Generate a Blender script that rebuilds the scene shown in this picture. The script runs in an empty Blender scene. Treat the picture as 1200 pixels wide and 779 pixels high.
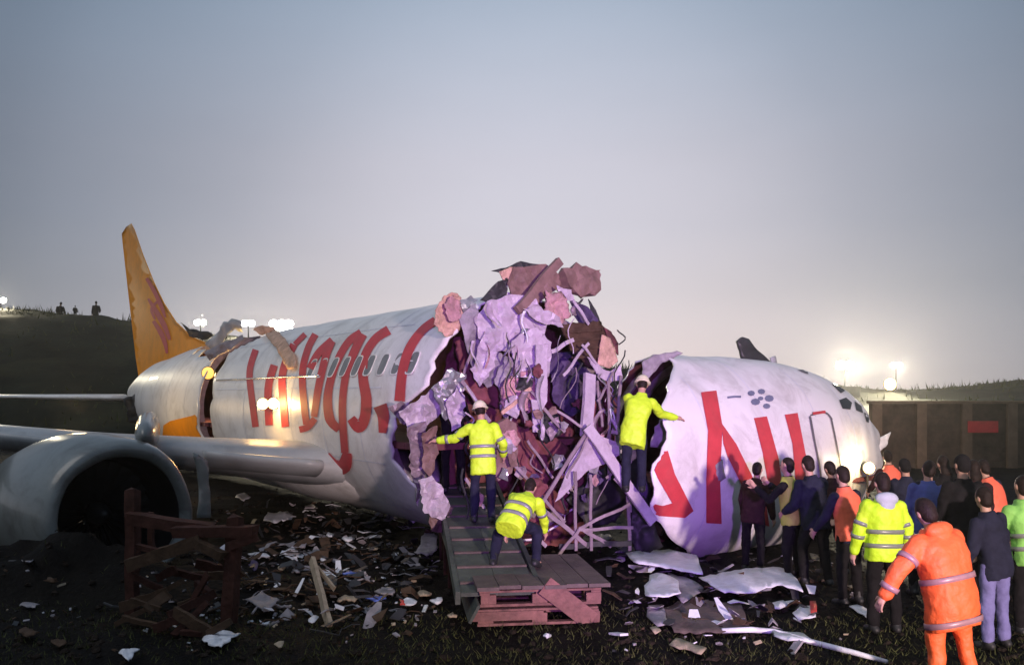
import bpy, bmesh, math, random
from mathutils import Vector, Matrix, noise
from mathutils.bvhtree import BVHTree
from mathutils.geometry import delaunay_2d_cdt

random.seed(11)
R = math.radians
scene = bpy.context.scene
COL = scene.collection

# ------------------------------------------------------------------ camera
CAM_H, F, HX, HY = 2.6, 1040.0, 600.0, 460.0
cam_d = bpy.data.cameras.new("camera")
cam = bpy.data.objects.new("camera", cam_d)
COL.objects.link(cam)
cam.location = (0, 0, CAM_H)
cam.rotation_euler = (R(90), 0, 0)
cam_d.sensor_width = 36
cam_d.lens = 36 * F / 1200
cam_d.shift_y = (HY - 389.5) / 1200
cam_d.clip_end = 3000
scene.camera = cam

# ------------------------------------------------------------------ world (dusk sky, glow low in front)
world = bpy.data.worlds.new("World")
scene.world = world
world.use_nodes = True
nt = world.node_tree
for n in list(nt.nodes):
    nt.nodes.remove(n)
def wn(t, **k):
    n = nt.nodes.new(t)
    for a, b in k.items():
        setattr(n, a, b)
    return n
tc = wn('ShaderNodeTexCoord')
glow_dir = Vector((0.035, 1.0, 0.15)).normalized()
dot = wn('ShaderNodeVectorMath', operation='DOT_PRODUCT')
dot.inputs[1].default_value = glow_dir
nt.links.new(tc.outputs['Generated'], dot.inputs[0])
acos = wn('ShaderNodeMath', operation='ARCCOSINE')
nt.links.new(dot.outputs['Value'], acos.inputs[0])
dv = wn('ShaderNodeMath', operation='DIVIDE')
dv.inputs[1].default_value = math.pi
nt.links.new(acos.outputs[0], dv.inputs[0])
def ramp(stops, interp='LINEAR'):
    r = wn('ShaderNodeValToRGB')
    cr = r.color_ramp
    cr.interpolation = interp
    while len(cr.elements) < len(stops):
        cr.elements.new(0.5)
    for e, (p, c) in zip(cr.elements, stops):
        e.position = p
        e.color = (c[0], c[1], c[2], 1)
    return r
def g(v):
    return (v, v, v)
SKY = [(0, .63), (6, .62), (11, .56), (15.5, .475), (19, .41), (24, .335), (29, .275), (33, .20), (45, .21), (70, .27), (110, .27), (180, .2)]
r1 = ramp([(d / 180, (v * (1 - .16 * min(1, max(0, d - 12) / 22)), v, v * (1 + .12 * min(1, max(0, d - 12) / 22)))) for d, v in SKY], 'B_SPLINE')
nt.links.new(dv.outputs[0], r1.inputs[0])
sep = wn('ShaderNodeSeparateXYZ')
nt.links.new(tc.outputs['Generated'], sep.inputs[0])
r2 = ramp([(0.0, (1.66, 1.36, 1.30)), (.04, (1.50, 1.28, 1.28)), (.11, (1.16, 1.07, 1.13)), (.18, (1.03, 1.0, 1.12)), (.25, (1.0, .99, 1.13)), (.40, (.88, 1.0, 1.22)), (1, (.84, 1.0, 1.28))])
nt.links.new(sep.outputs['Z'], r2.inputs[0])
mul = wn('ShaderNodeMix', data_type='RGBA', blend_type='MULTIPLY')
mul.inputs[0].default_value = 1
nt.links.new(r1.outputs[0], mul.inputs[6])
nt.links.new(r2.outputs[0], mul.inputs[7])
nz = wn('ShaderNodeTexNoise')
nz.inputs['Scale'].default_value = 2.2
nz.inputs['Detail'].default_value = 3
mp = wn('ShaderNodeMapping')
mp.inputs['Scale'].default_value = (1, 1, 3.5)
nt.links.new(tc.outputs['Generated'], mp.inputs[0])
nt.links.new(mp.outputs[0], nz.inputs['Vector'])
r3 = ramp([(.3, g(.965)), (.7, g(1.035))])
nt.links.new(nz.outputs[0], r3.inputs[0])
mul2 = wn('ShaderNodeMix', data_type='RGBA', blend_type='MULTIPLY')
mul2.inputs[0].default_value = 1
nt.links.new(mul.outputs[2], mul2.inputs[6])
nt.links.new(r3.outputs[0], mul2.inputs[7])
bg = wn('ShaderNodeBackground')
nt.links.new(mul2.outputs[2], bg.inputs[0])
bg.inputs[1].default_value = 1.0
sky = wn('ShaderNodeTexSky', sky_type='NISHITA')
sky.sun_disc = False
sky.sun_elevation = R(52)
sky.sun_rotation = math.atan2(-.58, -.22)
bg2 = wn('ShaderNodeBackground')
nt.links.new(sky.outputs[0], bg2.inputs[0])
bg2.inputs[1].default_value = 0.001
add = wn('ShaderNodeAddShader')
nt.links.new(bg.outputs[0], add.inputs[0])
nt.links.new(bg2.outputs[0], add.inputs[1])
wo = wn('ShaderNodeOutputWorld')
nt.links.new(add.outputs[0], wo.inputs[0])

vs = scene.view_settings
vs.view_transform = 'Standard'
vs.look = 'None'
vs.exposure = 0
vs.gamma = 1

# ------------------------------------------------------------------ lamps
def aim(o, target):
    d = Vector(target) - o.location
    o.rotation_euler = d.to_track_quat('-Z', 'Y').to_euler()
sd = bpy.data.lights.new("sun", 'SUN')
sd.energy = 0.65
sd.angle = R(40)
sd.color = (1, .93, .88)
sun = bpy.data.objects.new("sun", sd)
COL.objects.link(sun)
sun.location = (0, 60, 30)
aim(sun, (.58, 60 + .22, 30 - .80))
def spot(name, loc, target, energy, color, size, blend=.6, radius=.3):
    l = bpy.data.lights.new(name, 'SPOT')
    l.energy = energy
    l.color = color
    l.spot_size = R(size)
    l.spot_blend = blend
    l.shadow_soft_size = radius
    o = bpy.data.objects.new(name, l)
    COL.objects.link(o)
    o.location = loc
    aim(o, target)
    return o
def point(name, loc, energy, color, radius=.1):
    l = bpy.data.lights.new(name, 'POINT')
    l.energy = energy
    l.color = color
    l.shadow_soft_size = radius
    o = bpy.data.objects.new(name, l)
    COL.objects.link(o)
    o.location = loc
    return o
# headlights and beacons of the rescue vehicles standing behind the photographer
spot("rescue_floodlight", (9.0, -15.0, 3.4), (4.6, 16, 2.1), 43000, (1.0, .76, .75), 37, .75, .4)
spot("rescue_beacon_violet", (1.0, -6.0, 3.0), (1.9, 14.5, 2.7), 13000, (.46, .17, 1.0), 26, .8, .3)

# ------------------------------------------------------------------ helpers
def P(px, py, d):
    return Vector(((px - HX) / F * d, d, CAM_H - (py - HY) / F * d))
def ray(px, py):
    return Vector(((px - HX) / F, 1.0, (HY - py) / F)).normalized()
ORI = Vector((0, 0, CAM_H))
def tag(o, label=None, cat=None, group=None, kind=None):
    if label: o['label'] = label
    if cat: o['category'] = cat
    if group: o['group'] = group
    if kind: o['kind'] = kind
    return o
def empty(name, loc=(0, 0, 0), rz=0.0, label=None, cat=None, group=None):
    o = bpy.data.objects.new(name, None)
    o.empty_display_size = .2
    o.location = loc
    o.rotation_euler = (0, 0, rz)
    COL.objects.link(o)
    return tag(o, label, cat, group)
class MB:
    def __init__(s):
        s.v, s.f, s.m = [], [], []
    def add(s, vs_, fs_, mi=0):
        b = len(s.v)
        s.v += [Vector(p) for p in vs_]
        for f in fs_:
            s.f.append([i + b for i in f])
            s.m.append(mi)
        return b
    def box(s, c, hx, hy, hz, M=None, mi=0, taper=1.0):
        M = M or Matrix.Identity(3)
        c = Vector(c)
        vs_ = []
        for z in (-1, 1):
            k = taper if z > 0 else 1
            for x, y in ((-1, -1), (1, -1), (1, 1), (-1, 1)):
                vs_.append(c + M @ Vector((x * hx * k, y * hy * k, z * hz)))
        s.add(vs_, [(3, 2, 1, 0), (4, 5, 6, 7), (0, 1, 5, 4), (1, 2, 6, 5), (2, 3, 7, 6), (3, 0, 4, 7)], mi)
    def loft(s, rings, closed=True, cap=True, mi=0):
        n = len(rings[0])
        b = len(s.v)
        for r_ in rings:
            s.v += [Vector(p) for p in r_]
        for i in range(len(rings) - 1):
            for j in range(n if closed else n - 1):
                k = (j + 1) % n
                s.f.append([b + i * n + j, b + i * n + k, b + (i + 1) * n + k, b + (i + 1) * n + j])
                s.m.append(mi)
        if cap and closed:
            s.f.append([b + j for j in range(n)][::-1]); s.m.append(mi)
            e = b + (len(rings) - 1) * n
            s.f.append([e + j for j in range(n)]); s.m.append(mi)
    def tube(s, pts, rad, n=8, mi=0, cap=True):
        pts = [Vector(p) for p in pts]
        if not hasattr(rad, '__len__'):
            rad = [rad] * len(pts)
        rings = []
        up = None
        for i, p in enumerate(pts):
            t = (pts[min(i + 1, len(pts) - 1)] - pts[max(i - 1, 0)])
            t = t.normalized() if t.length > 1e-9 else Vector((0, 0, 1))
            if up is None:
                up = Vector((0, 0, 1)) if abs(t.z) < .9 else Vector((1, 0, 0))
            x = t.cross(up).normalized()
            y = x.cross(t).normalized()
            up = y
            rings.append([p + (x * math.cos(a) + y * math.sin(a)) * rad[i] for a in [2 * math.pi * k / n for k in range(n)]])
        s.loft(rings, True, cap, mi)
    def ell(s, c, rx, ry, rz, M=None, nu=12, nv=8, mi=0):
        M = M or Matrix.Identity(3)
        c = Vector(c)
        vs_ = [c + M @ Vector((0, 0, -rz))]
        for i in range(1, nv):
            a = -math.pi / 2 + math.pi * i / nv
            for j in range(nu):
                b = 2 * math.pi * j / nu
                vs_.append(c + M @ Vector((rx * math.cos(a) * math.cos(b), ry * math.cos(a) * math.sin(b), rz * math.sin(a))))
        vs_.append(c + M @ Vector((0, 0, rz)))
        fs_ = []
        for j in range(nu):
            fs_.append((0, 1 + (j + 1) % nu, 1 + j))
        for i in range(nv - 2):
            for j in range(nu):
                a0 = 1 + i * nu
                fs_.append((a0 + j, a0 + (j + 1) % nu, a0 + nu + (j + 1) % nu, a0 + nu + j))
        t = len(vs_) - 1
        a0 = 1 + (nv - 2) * nu
        for j in range(nu):
            fs_.append((a0 + j, a0 + (j + 1) % nu, t))
        s.add(vs_, fs_, mi)
    def capsule(s, a, b, ra, rb, n=10):
        a, b = Vector(a), Vector(b)
        t = (b - a)
        L = t.length
        t.normalize()
        pts, rad = [], []
        for k in range(4):
            an = math.pi / 2 * k / 4
            pts.append(a - t * ra * math.cos(an)); rad.append(max(ra * math.sin(an), ra * .05))
        pts.append(a); rad.append(ra)
        pts.append(b); rad.append(rb)
        for k in range(3, -1, -1):
            an = math.pi / 2 * k / 4
            pts.append(b + t * rb * math.cos(an)); rad.append(max(rb * math.sin(an), rb * .05))
        s.tube(pts, rad, n)
    def mesh(s, name, mats, smooth=False):
        me = bpy.data.meshes.new(name)
        me.from_pydata([tuple(p) for p in s.v], [], s.f)
        for m_ in (mats if isinstance(mats, (list, tuple)) else [mats]):
            me.materials.append(m_)
        me.polygons.foreach_set('material_index', s.m)
        if smooth:
            me.polygons.foreach_set('use_smooth', [True] * len(s.f))
        me.update()
        return me
    def build(s, name, mats, parent=None, smooth=False, **k):
        o = bpy.data.objects.new(name, s.mesh(name, mats, smooth))
        COL.objects.link(o)
        if parent is not None:
            o.parent = parent
            o.matrix_parent_inverse = Matrix.Identity(4)
        return tag(o, **k)
def setparent(o, par):
    """keep world coordinates of a mesh built in world space under an Empty"""
    o.parent = par
    o.matrix_parent_inverse = Matrix.Identity(4)
def recentre(o, loc):
    """move an object's origin to loc, mesh kept in place"""
    loc = Vector(loc)
    o.data.transform(Matrix.Translation(-loc))
    o.location = loc
def solid(o, t, off=-1, mo=0):
    m_ = o.modifiers.new('thickness', 'SOLIDIFY')
    m_.thickness = t
    m_.offset = off
    m_.material_offset = mo
    m_.use_quality_normals = False
    return m_
def bevel(o, w, seg=2):
    m_ = o.modifiers.new('bevel', 'BEVEL')
    m_.width = w
    m_.segments = seg
    m_.limit_method = 'ANGLE'
    m_.angle_limit = R(35)
def N(p, sc=1.0, oct_=3):
    return noise.fractal(Vector(p) * sc, 1.0, 2.0, oct_)

# ------------------------------------------------------------------ materials
def mat(name, col, rough=.6, metal=0.0, var=.25, scale=4.0, bump=0.0, bscale=None, dirt=None, dirt_amt=.4, dscale=1.2, coat=0.0, sheen=0.0, emit=None, es=0.0, spec=None):
    m_ = bpy.data.materials.new(name)
    m_.use_nodes = True
    t = m_.node_tree
    b = t.nodes['Principled BSDF']
    b.inputs['Roughness'].default_value = rough
    b.inputs['Metallic'].default_value = metal
    if coat: b.inputs['Coat Weight'].default_value = coat
    if spec is not None: b.inputs['Specular IOR Level'].default_value = spec
    if sheen: b.inputs['Sheen Weight'].default_value = sheen
    c = t.nodes.new('ShaderNodeTexCoord')
    n = t.nodes.new('ShaderNodeTexNoise')
    n.inputs['Scale'].default_value = scale
    n.inputs['Detail'].default_value = 6
    n.inputs['Roughness'].default_value = .65
    t.links.new(c.outputs['Object'], n.inputs['Vector'])
    r_ = t.nodes.new('ShaderNodeValToRGB')
    r_.color_ramp.elements[0].position = .3
    r_.color_ramp.elements[1].position = .7
    lo = [max(0, x * (1 - var)) for x in col]
    hi = [min(1, x * (1 + var)) for x in col]
    r_.color_ramp.elements[0].color = (*lo, 1)
    r_.color_ramp.elements[1].color = (*hi, 1)
    t.links.new(n.outputs[0], r_.inputs[0])
    out = r_.outputs[0]
    if dirt is not None:
        n2 = t.nodes.new('ShaderNodeTexNoise')
        n2.inputs['Scale'].default_value = dscale
        n2.inputs['Detail'].default_value = 8
        n2.inputs['Roughness'].default_value = .7
        n2.inputs['Distortion'].default_value = .6
        t.links.new(c.outputs['Object'], n2.inputs['Vector'])
        r2_ = t.nodes.new('ShaderNodeValToRGB')
        r2_.color_ramp.elements[0].position = .48
        r2_.color_ramp.elements[1].position = .72
        r2_.color_ramp.elements[0].color = (0, 0, 0, 1)
        r2_.color_ramp.elements[1].color = (dirt_amt, dirt_amt, dirt_amt, 1)
        t.links.new(n2.outputs[0], r2_.inputs[0])
        mx = t.nodes.new('ShaderNodeMix')
        mx.data_type = 'RGBA'
        t.links.new(r2_.outputs[0], mx.inputs[0])
        t.links.new(out, mx.inputs[6])
        mx.inputs[7].default_value = (*dirt, 1)
        out = mx.outputs[2]
    t.links.new(out, b.inputs['Base Color'])
    if bump:
        bn = t.nodes.new('ShaderNodeBump')
        bn.inputs['Strength'].default_value = bump
        bn.inputs['Distance'].default_value = .03
        n3 = t.nodes.new('ShaderNodeTexNoise')
        n3.inputs['Scale'].default_value = bscale or scale * 4
        n3.inputs['Detail'].default_value = 5
        t.links.new(c.outputs['Object'], n3.inputs['Vector'])
        t.links.new(n3.outputs[0], bn.inputs['Height'])
        t.links.new(bn.outputs[0], b.inputs['Normal'])
    if emit:
        b.inputs['Emission Color'].default_value = (*emit, 1)
        b.inputs['Emission Strength'].default_value = es
    return m_
M = dict(
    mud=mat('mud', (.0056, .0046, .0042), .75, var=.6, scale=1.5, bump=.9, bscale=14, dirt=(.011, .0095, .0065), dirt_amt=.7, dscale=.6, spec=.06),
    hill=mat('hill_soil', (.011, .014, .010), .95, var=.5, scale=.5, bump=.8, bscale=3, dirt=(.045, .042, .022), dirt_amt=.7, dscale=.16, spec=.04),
    white=mat('white_paint', (.76, .74, .72), .42, var=.04, scale=2, bump=.04, bscale=1.3, dirt=(.26, .23, .19), dirt_amt=.5, dscale=1.4, coat=.15),
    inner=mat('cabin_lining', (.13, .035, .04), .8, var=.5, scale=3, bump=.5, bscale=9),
    yellow=mat('amber_paint', (.80, .28, .008), .6, var=.08, scale=2, bump=.03, dirt=(.25, .12, .03), dirt_amt=.3, spec=.15),
    red=mat('red_paint', (.52, .045, .055), .62, var=.12, scale=5, dirt=(.3, .08, .07), dirt_amt=.4, dscale=2),
    logo=mat('logo_grey', (.16, .17, .25), .5, var=.2),
    grey=mat('grey_paint', (.36, .37, .38), .4, var=.12, scale=2, bump=.05, dirt=(.15, .15, .14), dirt_amt=.5),
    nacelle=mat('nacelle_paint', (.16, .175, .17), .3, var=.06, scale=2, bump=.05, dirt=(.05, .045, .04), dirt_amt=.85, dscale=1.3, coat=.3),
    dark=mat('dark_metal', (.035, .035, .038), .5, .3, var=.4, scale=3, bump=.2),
    black=mat('black_rubber', (.012, .012, .013), .6, var=.3),
    metal=mat('bare_aluminium', (.45, .45, .46), .38, .75, var=.2, scale=6, bump=.15, dirt=(.2, .18, .16), dirt_amt=.5),
    frame=mat('primer_frame', (.27, .21, .24), .5, .2, var=.25, scale=7, bump=.2, dirt=(.16, .12, .1), dirt_amt=.6, dscale=3),
    sheet=mat('lining_sheet', (.43, .37, .43), .42, var=.15, scale=4, bump=.5, bscale=16, dirt=(.25, .2, .2), dirt_amt=.5, dscale=2.5),
    greysheet=mat('grey_sheet', (.24, .22, .24), .6, var=.35, scale=4, bump=.5, bscale=14),
    pink=mat('pink_insulation', (.40, .23, .23), .85, var=.4, scale=6, bump=.8, bscale=22),
    peach=mat('peach_insulation', (.50, .32, .23), .9, var=.35, scale=7, bump=.9, bscale=22),
    brown=mat('brown_panel', (.17, .10, .085), .7, var=.35, scale=4, bump=.4, dirt=(.28, .19, .17), dirt_amt=.6, dscale=2),
    wood=mat('brown_wood', (.065, .04, .026), .75, spec=.12, var=.4, scale=5, bump=.5, bscale=20),
    pallet=mat('pallet_wood', (.17, .075, .066), .8, var=.45, scale=5, bump=.5, bscale=25, dirt=(.06, .035, .03), dirt_amt=.6, dscale=3),
    redwood=mat('rusty_wood', (.052, .022, .017), .85, spec=.12, var=.5, scale=5, bump=.5, bscale=20),
    violet=mat('violet_lining', (.05, .03, .085), .7, var=.5, scale=4, bump=.4),
    deck=mat('deck_board', (.085, .058, .052), .7, var=.4, scale=4, bump=.4, dirt=(.11, .09, .08), dirt_amt=.5),
    green=mat('green_board', (.045, .055, .045), .6, var=.4, scale=4, bump=.3, dirt=(.1, .11, .085), dirt_amt=.5),
    concrete=mat('concrete', (.17, .115, .075), .9, spec=.12, var=.25, scale=2, bump=.3, dirt=(.07, .055, .045), dirt_amt=.6),
    board=mat('wall_board', (.085, .06, .042), .9, spec=.12, var=.4, scale=2, bump=.4),
    glass=mat('window_glass', (.20, .20, .19), .15, var=.3, scale=3),
    seam=mat('dark_seam', (.12, .11, .12), .6, var=.3),
    plastic=mat('white_plastic', (.66, .67, .72), .45, var=.12, scale=5, bump=.2, dirt=(.3, .28, .26), dirt_amt=.5, dscale=4),
    blueplastic=mat('blue_plastic', (.10, .16, .55), .4, var=.2),
    redplastic=mat('red_plastic', (.45, .05, .04), .5, var=.2),
    tan=mat('tan_card', (.34, .27, .19), .8, var=.3, scale=8, bump=.3),
    grass=mat('grass_blade', (.055, .060, .022), .8, var=.5, scale=3, spec=.1),
    clod=mat('earth_clod', (.020, .015, .012), .95, var=.5, scale=6, bump=.8, spec=.08),
    skin=mat('skin', (.42, .24, .17), .55, var=.1, scale=20),
    lime=mat('hivis_lime', (.52, .80, .02), .6, var=.08, scale=6, bump=.5, bscale=16),
    limeolive=mat('hivis_olive', (.42, .46, .07), .7, var=.12, scale=6, bump=.5, bscale=16),
    limegreen=mat('hivis_green', (.22, .52, .10), .7, var=.15, scale=6, bump=.5, bscale=16),
    orange=mat('hivis_orange', (.82, .13, .03), .6, var=.08, scale=6, bump=.5, bscale=16),
    coral=mat('hivis_coral', (.80, .14, .07), .65, var=.1, scale=6, bump=.5, bscale=16),
    band=mat('reflective_band', (.20, .21, .19), .35, .1, var=.15, scale=10),
    bandorange=mat('reflective_band_mauve', (.36, .20, .22), .4, .1, var=.15, scale=10),
    navy=mat('navy_cloth', (.016, .017, .032), .85, spec=.12, var=.35, scale=6, bump=.3, bscale=14),
    blackcloth=mat('black_cloth', (.010, .009, .010), .9, spec=.12, var=.35, scale=6, bump=.3, bscale=14),
    darkbrown=mat('dark_maroon_cloth', (.035, .014, .016), .9, spec=.12, var=.35, scale=6, bump=.3, bscale=14),
    bluecloth=mat('blue_cloth', (.05, .07, .24), .85, var=.25, scale=6, bump=.3, bscale=14),
    jeans=mat('blue_jeans', (.15, .14, .32), .85, var=.2, scale=8, bump=.2),
    hair=mat('dark_hair', (.016, .010, .008), .5, spec=.12, var=.4, scale=20, bump=.3, bscale=90),
    greycloth=mat('grey_hood_cloth', (.36, .40, .42), .8, var=.15, scale=8, bump=.2),
    helmet=mat('cream_helmet', (.66, .62, .42), .35, var=.08),
    helmetgreen=mat('green_helmet', (.13, .30, .14), .4, var=.15),
    helmetblue=mat('blue_helmet_rim', (.10, .25, .5), .4, var=.15),
    sign=mat('red_sign', (.5, .03, .03), .6, var=.2),
    vehicle=mat('vehicle_paint', (.30, .14, .05), .4, var=.15),
    highlight_bead=mat('highlight_bead_metal', (.9, .88, .85), .18, .9, var=.05),
    embersoft=mat('lamp_amber', (.9, .6, .2), .5, emit=(1, .50, .10), es=1.5),
    ember=mat('lamp_warm', (.9, .8, .6), .5, emit=(1, .62, .22), es=14),
    flood=mat('lamp_white', (.9, .9, .9), .5, emit=(1, .90, .62), es=40),
    floodsmall=mat('lamp_cool', (.9, .9, .9), .5, emit=(1, .98, .85), es=30),
)

# ------------------------------------------------------------------ generic builders in the picture's own planes
def inside(p, poly):
    x, y = p
    c = False
    n = len(poly)
    for i in range(n):
        x0, y0 = poly[i]; x1, y1 = poly[i - 1]
        if (y0 > y) != (y1 > y) and x < (x1 - x0) * (y - y0) / (y1 - y0 + 1e-12) + x0:
            c = not c
    return c
def tri(poly, step, jag=0.0, rnd=None):
    """triangulated sheet over a 2-D outline: verts, faces, distance-to-edge"""
    rnd = rnd or random
    b = []
    n = len(poly)
    for i in range(n):
        a, c = Vector(poly[i]), Vector(poly[(i + 1) % n])
        k = max(1, int((c - a).length / step))
        nn = Vector((-(c - a).y, (c - a).x)).normalized() if (c - a).length > 0 else Vector((0, 0))
        for j in range(k):
            q = a.lerp(c, j / k)
            if j: q = q + nn * rnd.uniform(-jag, jag)
            b.append(q)
    xs = [p.x for p in b]; ys = [p.y for p in b]
    bp = [(p.x, p.y) for p in b]
    pts = list(b)
    y = min(ys) + step * .5
    row = 0
    while y < max(ys):
        x = min(xs) + step * (.5 if row % 2 else .1)
        while x < max(xs):
            q = Vector((x + rnd.uniform(-.2, .2) * step, y + rnd.uniform(-.2, .2) * step))
            if inside(q, bp) and min((q - e).length for e in b) > step * .45:
                pts.append(q)
            x += step
        y += step * .87
        row += 1
    nb = len(b)
    v, e, f, *_ = delaunay_2d_cdt(pts, [(i, (i + 1) % nb) for i in range(nb)], [], 1, 1e-6)
    fs = []
    for t in f:
        c = sum((v[i] for i in t), Vector((0, 0))) / len(t)
        if inside(c, bp):
            fs.append(list(t))
    return v, fs, b
def ortho(n):
    u = n.cross(Vector((0, 0, 1)))
    if u.length < 1e-4: u = Vector((1, 0, 0))
    u.normalize()
    return u, n.cross(u).normalized()
def plane_hit(px, py, c, n):
    d = ray(px, py)
    return ORI + d * ((c - ORI).dot(n) / d.dot(n))

M['intake']=mat('intake_black', (.012, .012, .014), .45, .2, var=.4, scale=3)
def base_of(o):
    l = Vector((0, 0, 0))
    while o is not None:
        l += o.location
        o = o.parent
    return l
def part(mb, name, mats, parent, smooth=False, **k):
    """mb holds world coordinates; parents here are never rotated"""
    o = mb.build(name, mats, parent, smooth, **k)
    o.data.transform(Matrix.Translation(-base_of(parent)))
    return o
def single(mb, name, mats, loc, smooth=False, **k):
    o = mb.build(name, mats, None, smooth, **k)
    recentre(o, loc)
    return o

# ------------------------------------------------------------------ ground and hills
def sstep(a, b, x):
    t = max(0, min(1, (x - a) / (b - a)))
    return t * t * (3 - 2 * t)
def gz(x, y):
    """ground height"""
    z = 0.0
    d = math.hypot(x - 4.5, (y - 17.5) * .9)
    z -= .33 * (1 - sstep(1.5, 5.5, d))
    z += .9 * (1 - sstep(1.0, 6.5, y))
    z += .78 * math.exp(-((x + 6.1) ** 2 / 3.6 + (y - 11.55) ** 2 / .55)) * (1 + .5 * N((x, y, 11), 1.1, 3))
    z += .05 * N((x, y, 0), .35, 3) + .035 * N((x, y, 5), 1.6, 3)
    return z
mb = MB()
az = [-180 + 5 * i for i in range(26)] + [-50 + .5 * i for i in range(201)] + [55 + 5 * i for i in range(25)]
rr = [.5]
while rr[-1] < 300:
    r_ = rr[-1]
    rr.append(r_ + max(.10, r_ * .0105) if r_ < 45 else r_ * 1.22)
rings = []
for r_ in rr:
    rings.append([(r_ * math.sin(R(a)), r_ * math.cos(R(a)), gz(r_ * math.sin(R(a)), r_ * math.cos(R(a))) + (.035 * N((r_ * math.sin(R(a)), r_ * math.cos(R(a)), 2), 5, 2) if r_ < 26 else 0)) for a in az])
mb.loft(rings, True, False)
mb.f = [f[::-1] for f in mb.f]
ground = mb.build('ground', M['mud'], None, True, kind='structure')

def ridge(px):
    """height of the skyline in picture rows -> metres at the ridge distance"""
    pts = [(-700, 375), (-300, 350), (0, 362), (30, 363), (70, 367), (115, 368), (155, 374), (215, 388), (260, 391), (330, 400), (500, 415), (800, 440), (960, 449), (1010, 455), (1060, 457), (1120, 454), (1200, 447), (1400, 436), (1900, 440)]
    for (a, ya), (b, yb) in zip(pts, pts[1:]):
        if a <= px <= b:
            return ya + (yb - ya) * (px - a) / (b - a)
    return 440
mb = MB()
rings = []
RID = 66.0
prof = [(42, 0.0), (43, .05), (46, .22), (50, .45), (55, .68), (60, .88), (63, .96), (66, 1.0), (70, 1.0), (80, .98), (110, .9), (170, .8), (300, .6)]
dens = []
for (a, fa), (b, fb) in zip(prof, prof[1:]):
    k = 6 if b <= 70 else 3
    for i in range(k):
        t = i / k
        dens.append((a + (b - a) * t, fa + (fb - fa) * t))
dens.append(prof[-1])
for y, fr in dens:
    row = []
    for i in range(331):
        px = -700 + i * (2600 / 330)
        x = (px - HX) / F * y
        hr = CAM_H - (ridge(px) - HY) / F * RID
        z = -.4 + (hr + .4) * fr + (.28 * N((x, y, 3), .12, 3) + .14 * N((x, y, 8), .7, 3)) * min(1, fr * 3)
        row.append((x, y, z))
    rings.append(row)
mb.loft(rings, False, False)
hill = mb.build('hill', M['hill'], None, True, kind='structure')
hbvh = BVHTree.FromPolygons(mb.v, mb.f)
def hz(x, y):
    h = hbvh.ray_cast(Vector((x, y, 60)), Vector((0, 0, -1)))
    return h[0].z if h[0] else 0.0
# scrub roughening the skyline
mb = MB()
rs = random.Random(5)
for i in range(5200):
    px = rs.uniform(-60, 1290)
    y = rs.choice([rs.uniform(44, 66), rs.uniform(62, 70)])
    x = (px - HX) / F * y
    if N((x, y, 1), .15, 2) < -.05: continue
    z = hz(x, y)
    h = rs.uniform(.12, .42) * (1.5 if N((x, y, 4), .3) > .2 else .8)
    w = rs.uniform(.03, .08)
    a = rs.uniform(0, 6.28)
    l = rs.uniform(-.25, .25)
    mb.add([(x - w * math.cos(a), y - w * math.sin(a), z - .05), (x + w * math.cos(a), y + w * math.sin(a), z - .05), (x + l, y + rs.uniform(-.2, .2), z + h)], [(0, 1, 2)])
mb.build('hill_scrub', M['grass'], None, kind='stuff')

# grass and clods near the camera
mb = MB()
for i in range(11000):
    px = rs.uniform(-40, 1240)
    d = rs.uniform(7.6, 10.5) if rs.random() < .8 else rs.uniform(10, 16)
    x = (px - HX) / F * d
    q = N((x, d, 9), .9, 3)
    edge = 1.0 - .22 * (d - 8.3)
    if q * 1.1 + edge * .8 < .12: continue
    z = gz(x, d)
    h = rs.uniform(.02, .07) * (1.6 if rs.random() < .1 else 1)
    w = rs.uniform(.004, .009)
    a = rs.uniform(0, 6.28)
    l = Vector((rs.uniform(-.07, .07), rs.uniform(-.07, .07), 0))
    mb.add([(x - w * math.cos(a), d - w * math.sin(a), z - .01), (x + w * math.cos(a), d + w * math.sin(a), z - .01), (x + l.x, d + l.y, z + h)], [(0, 1, 2)])
mb.build('grass', M['grass'], None, kind='stuff')
mb = MB()
for i in range(2600):
    d = 8 + 16 * rs.random() ** 1.5
    x = (rs.uniform(-60, 1260) - HX) / F * d
    s = rs.uniform(.01, .045) * (1.7 if rs.random() < .05 else 1)
    Rm = Matrix.Rotation(rs.uniform(0, 6.28), 3, 'Z') @ Matrix.Rotation(rs.uniform(-.4, .4), 3, 'X')
    b = len(mb.v)
    mb.ell((x, d, gz(x, d) + s * .2), s * rs.uniform(.8, 1.6), s, s * .65, Rm, 6, 4)
    for k in range(b, len(mb.v)):
        mb.v[k] += Vector((rs.uniform(-1, 1), rs.uniform(-1, 1), rs.uniform(-1, 1))) * s * .22
mb.build('earth_clods', M['clod'], None, kind='stuff')

# retaining wall with posts on the right
wall = empty('retaining_wall', P(1110, 545, 31), label='brown retaining wall with concrete posts behind the crowd', cat='wall')
posts = [1026, 1078, 1131, 1184, 1238, 1293]
for px in posts:
    p = P(px, 500, 31)
    mb = MB()
    mb.box((p.x, 31, .9), .17, .16, 1.32)
    part(mb, 'post', M['concrete'], wall)
for a, b in zip(posts, posts[1:]):
    xa, xb = P(a, 0, 31).x + .172, P(b, 0, 31).x - .172
    for k in range(5):
        mb = MB()
        z0 = -.28 + k * .5
        mb.box(((xa + xb) / 2, 31.02 + .012 * ((k * 7) % 3), z0 + .2495), (xb - xa) / 2, .06, .2485)
        part(mb, 'wall_panel', M['board'], wall)
mb = MB()
mb.box(((P(1018, 0, 31).x + P(1300, 0, 31).x) / 2, 31, 2.27), (P(1300, 0, 31).x - P(1018, 0, 31).x) / 2, .2, .045)
part(mb, 'coping', M['concrete'], wall)
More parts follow.
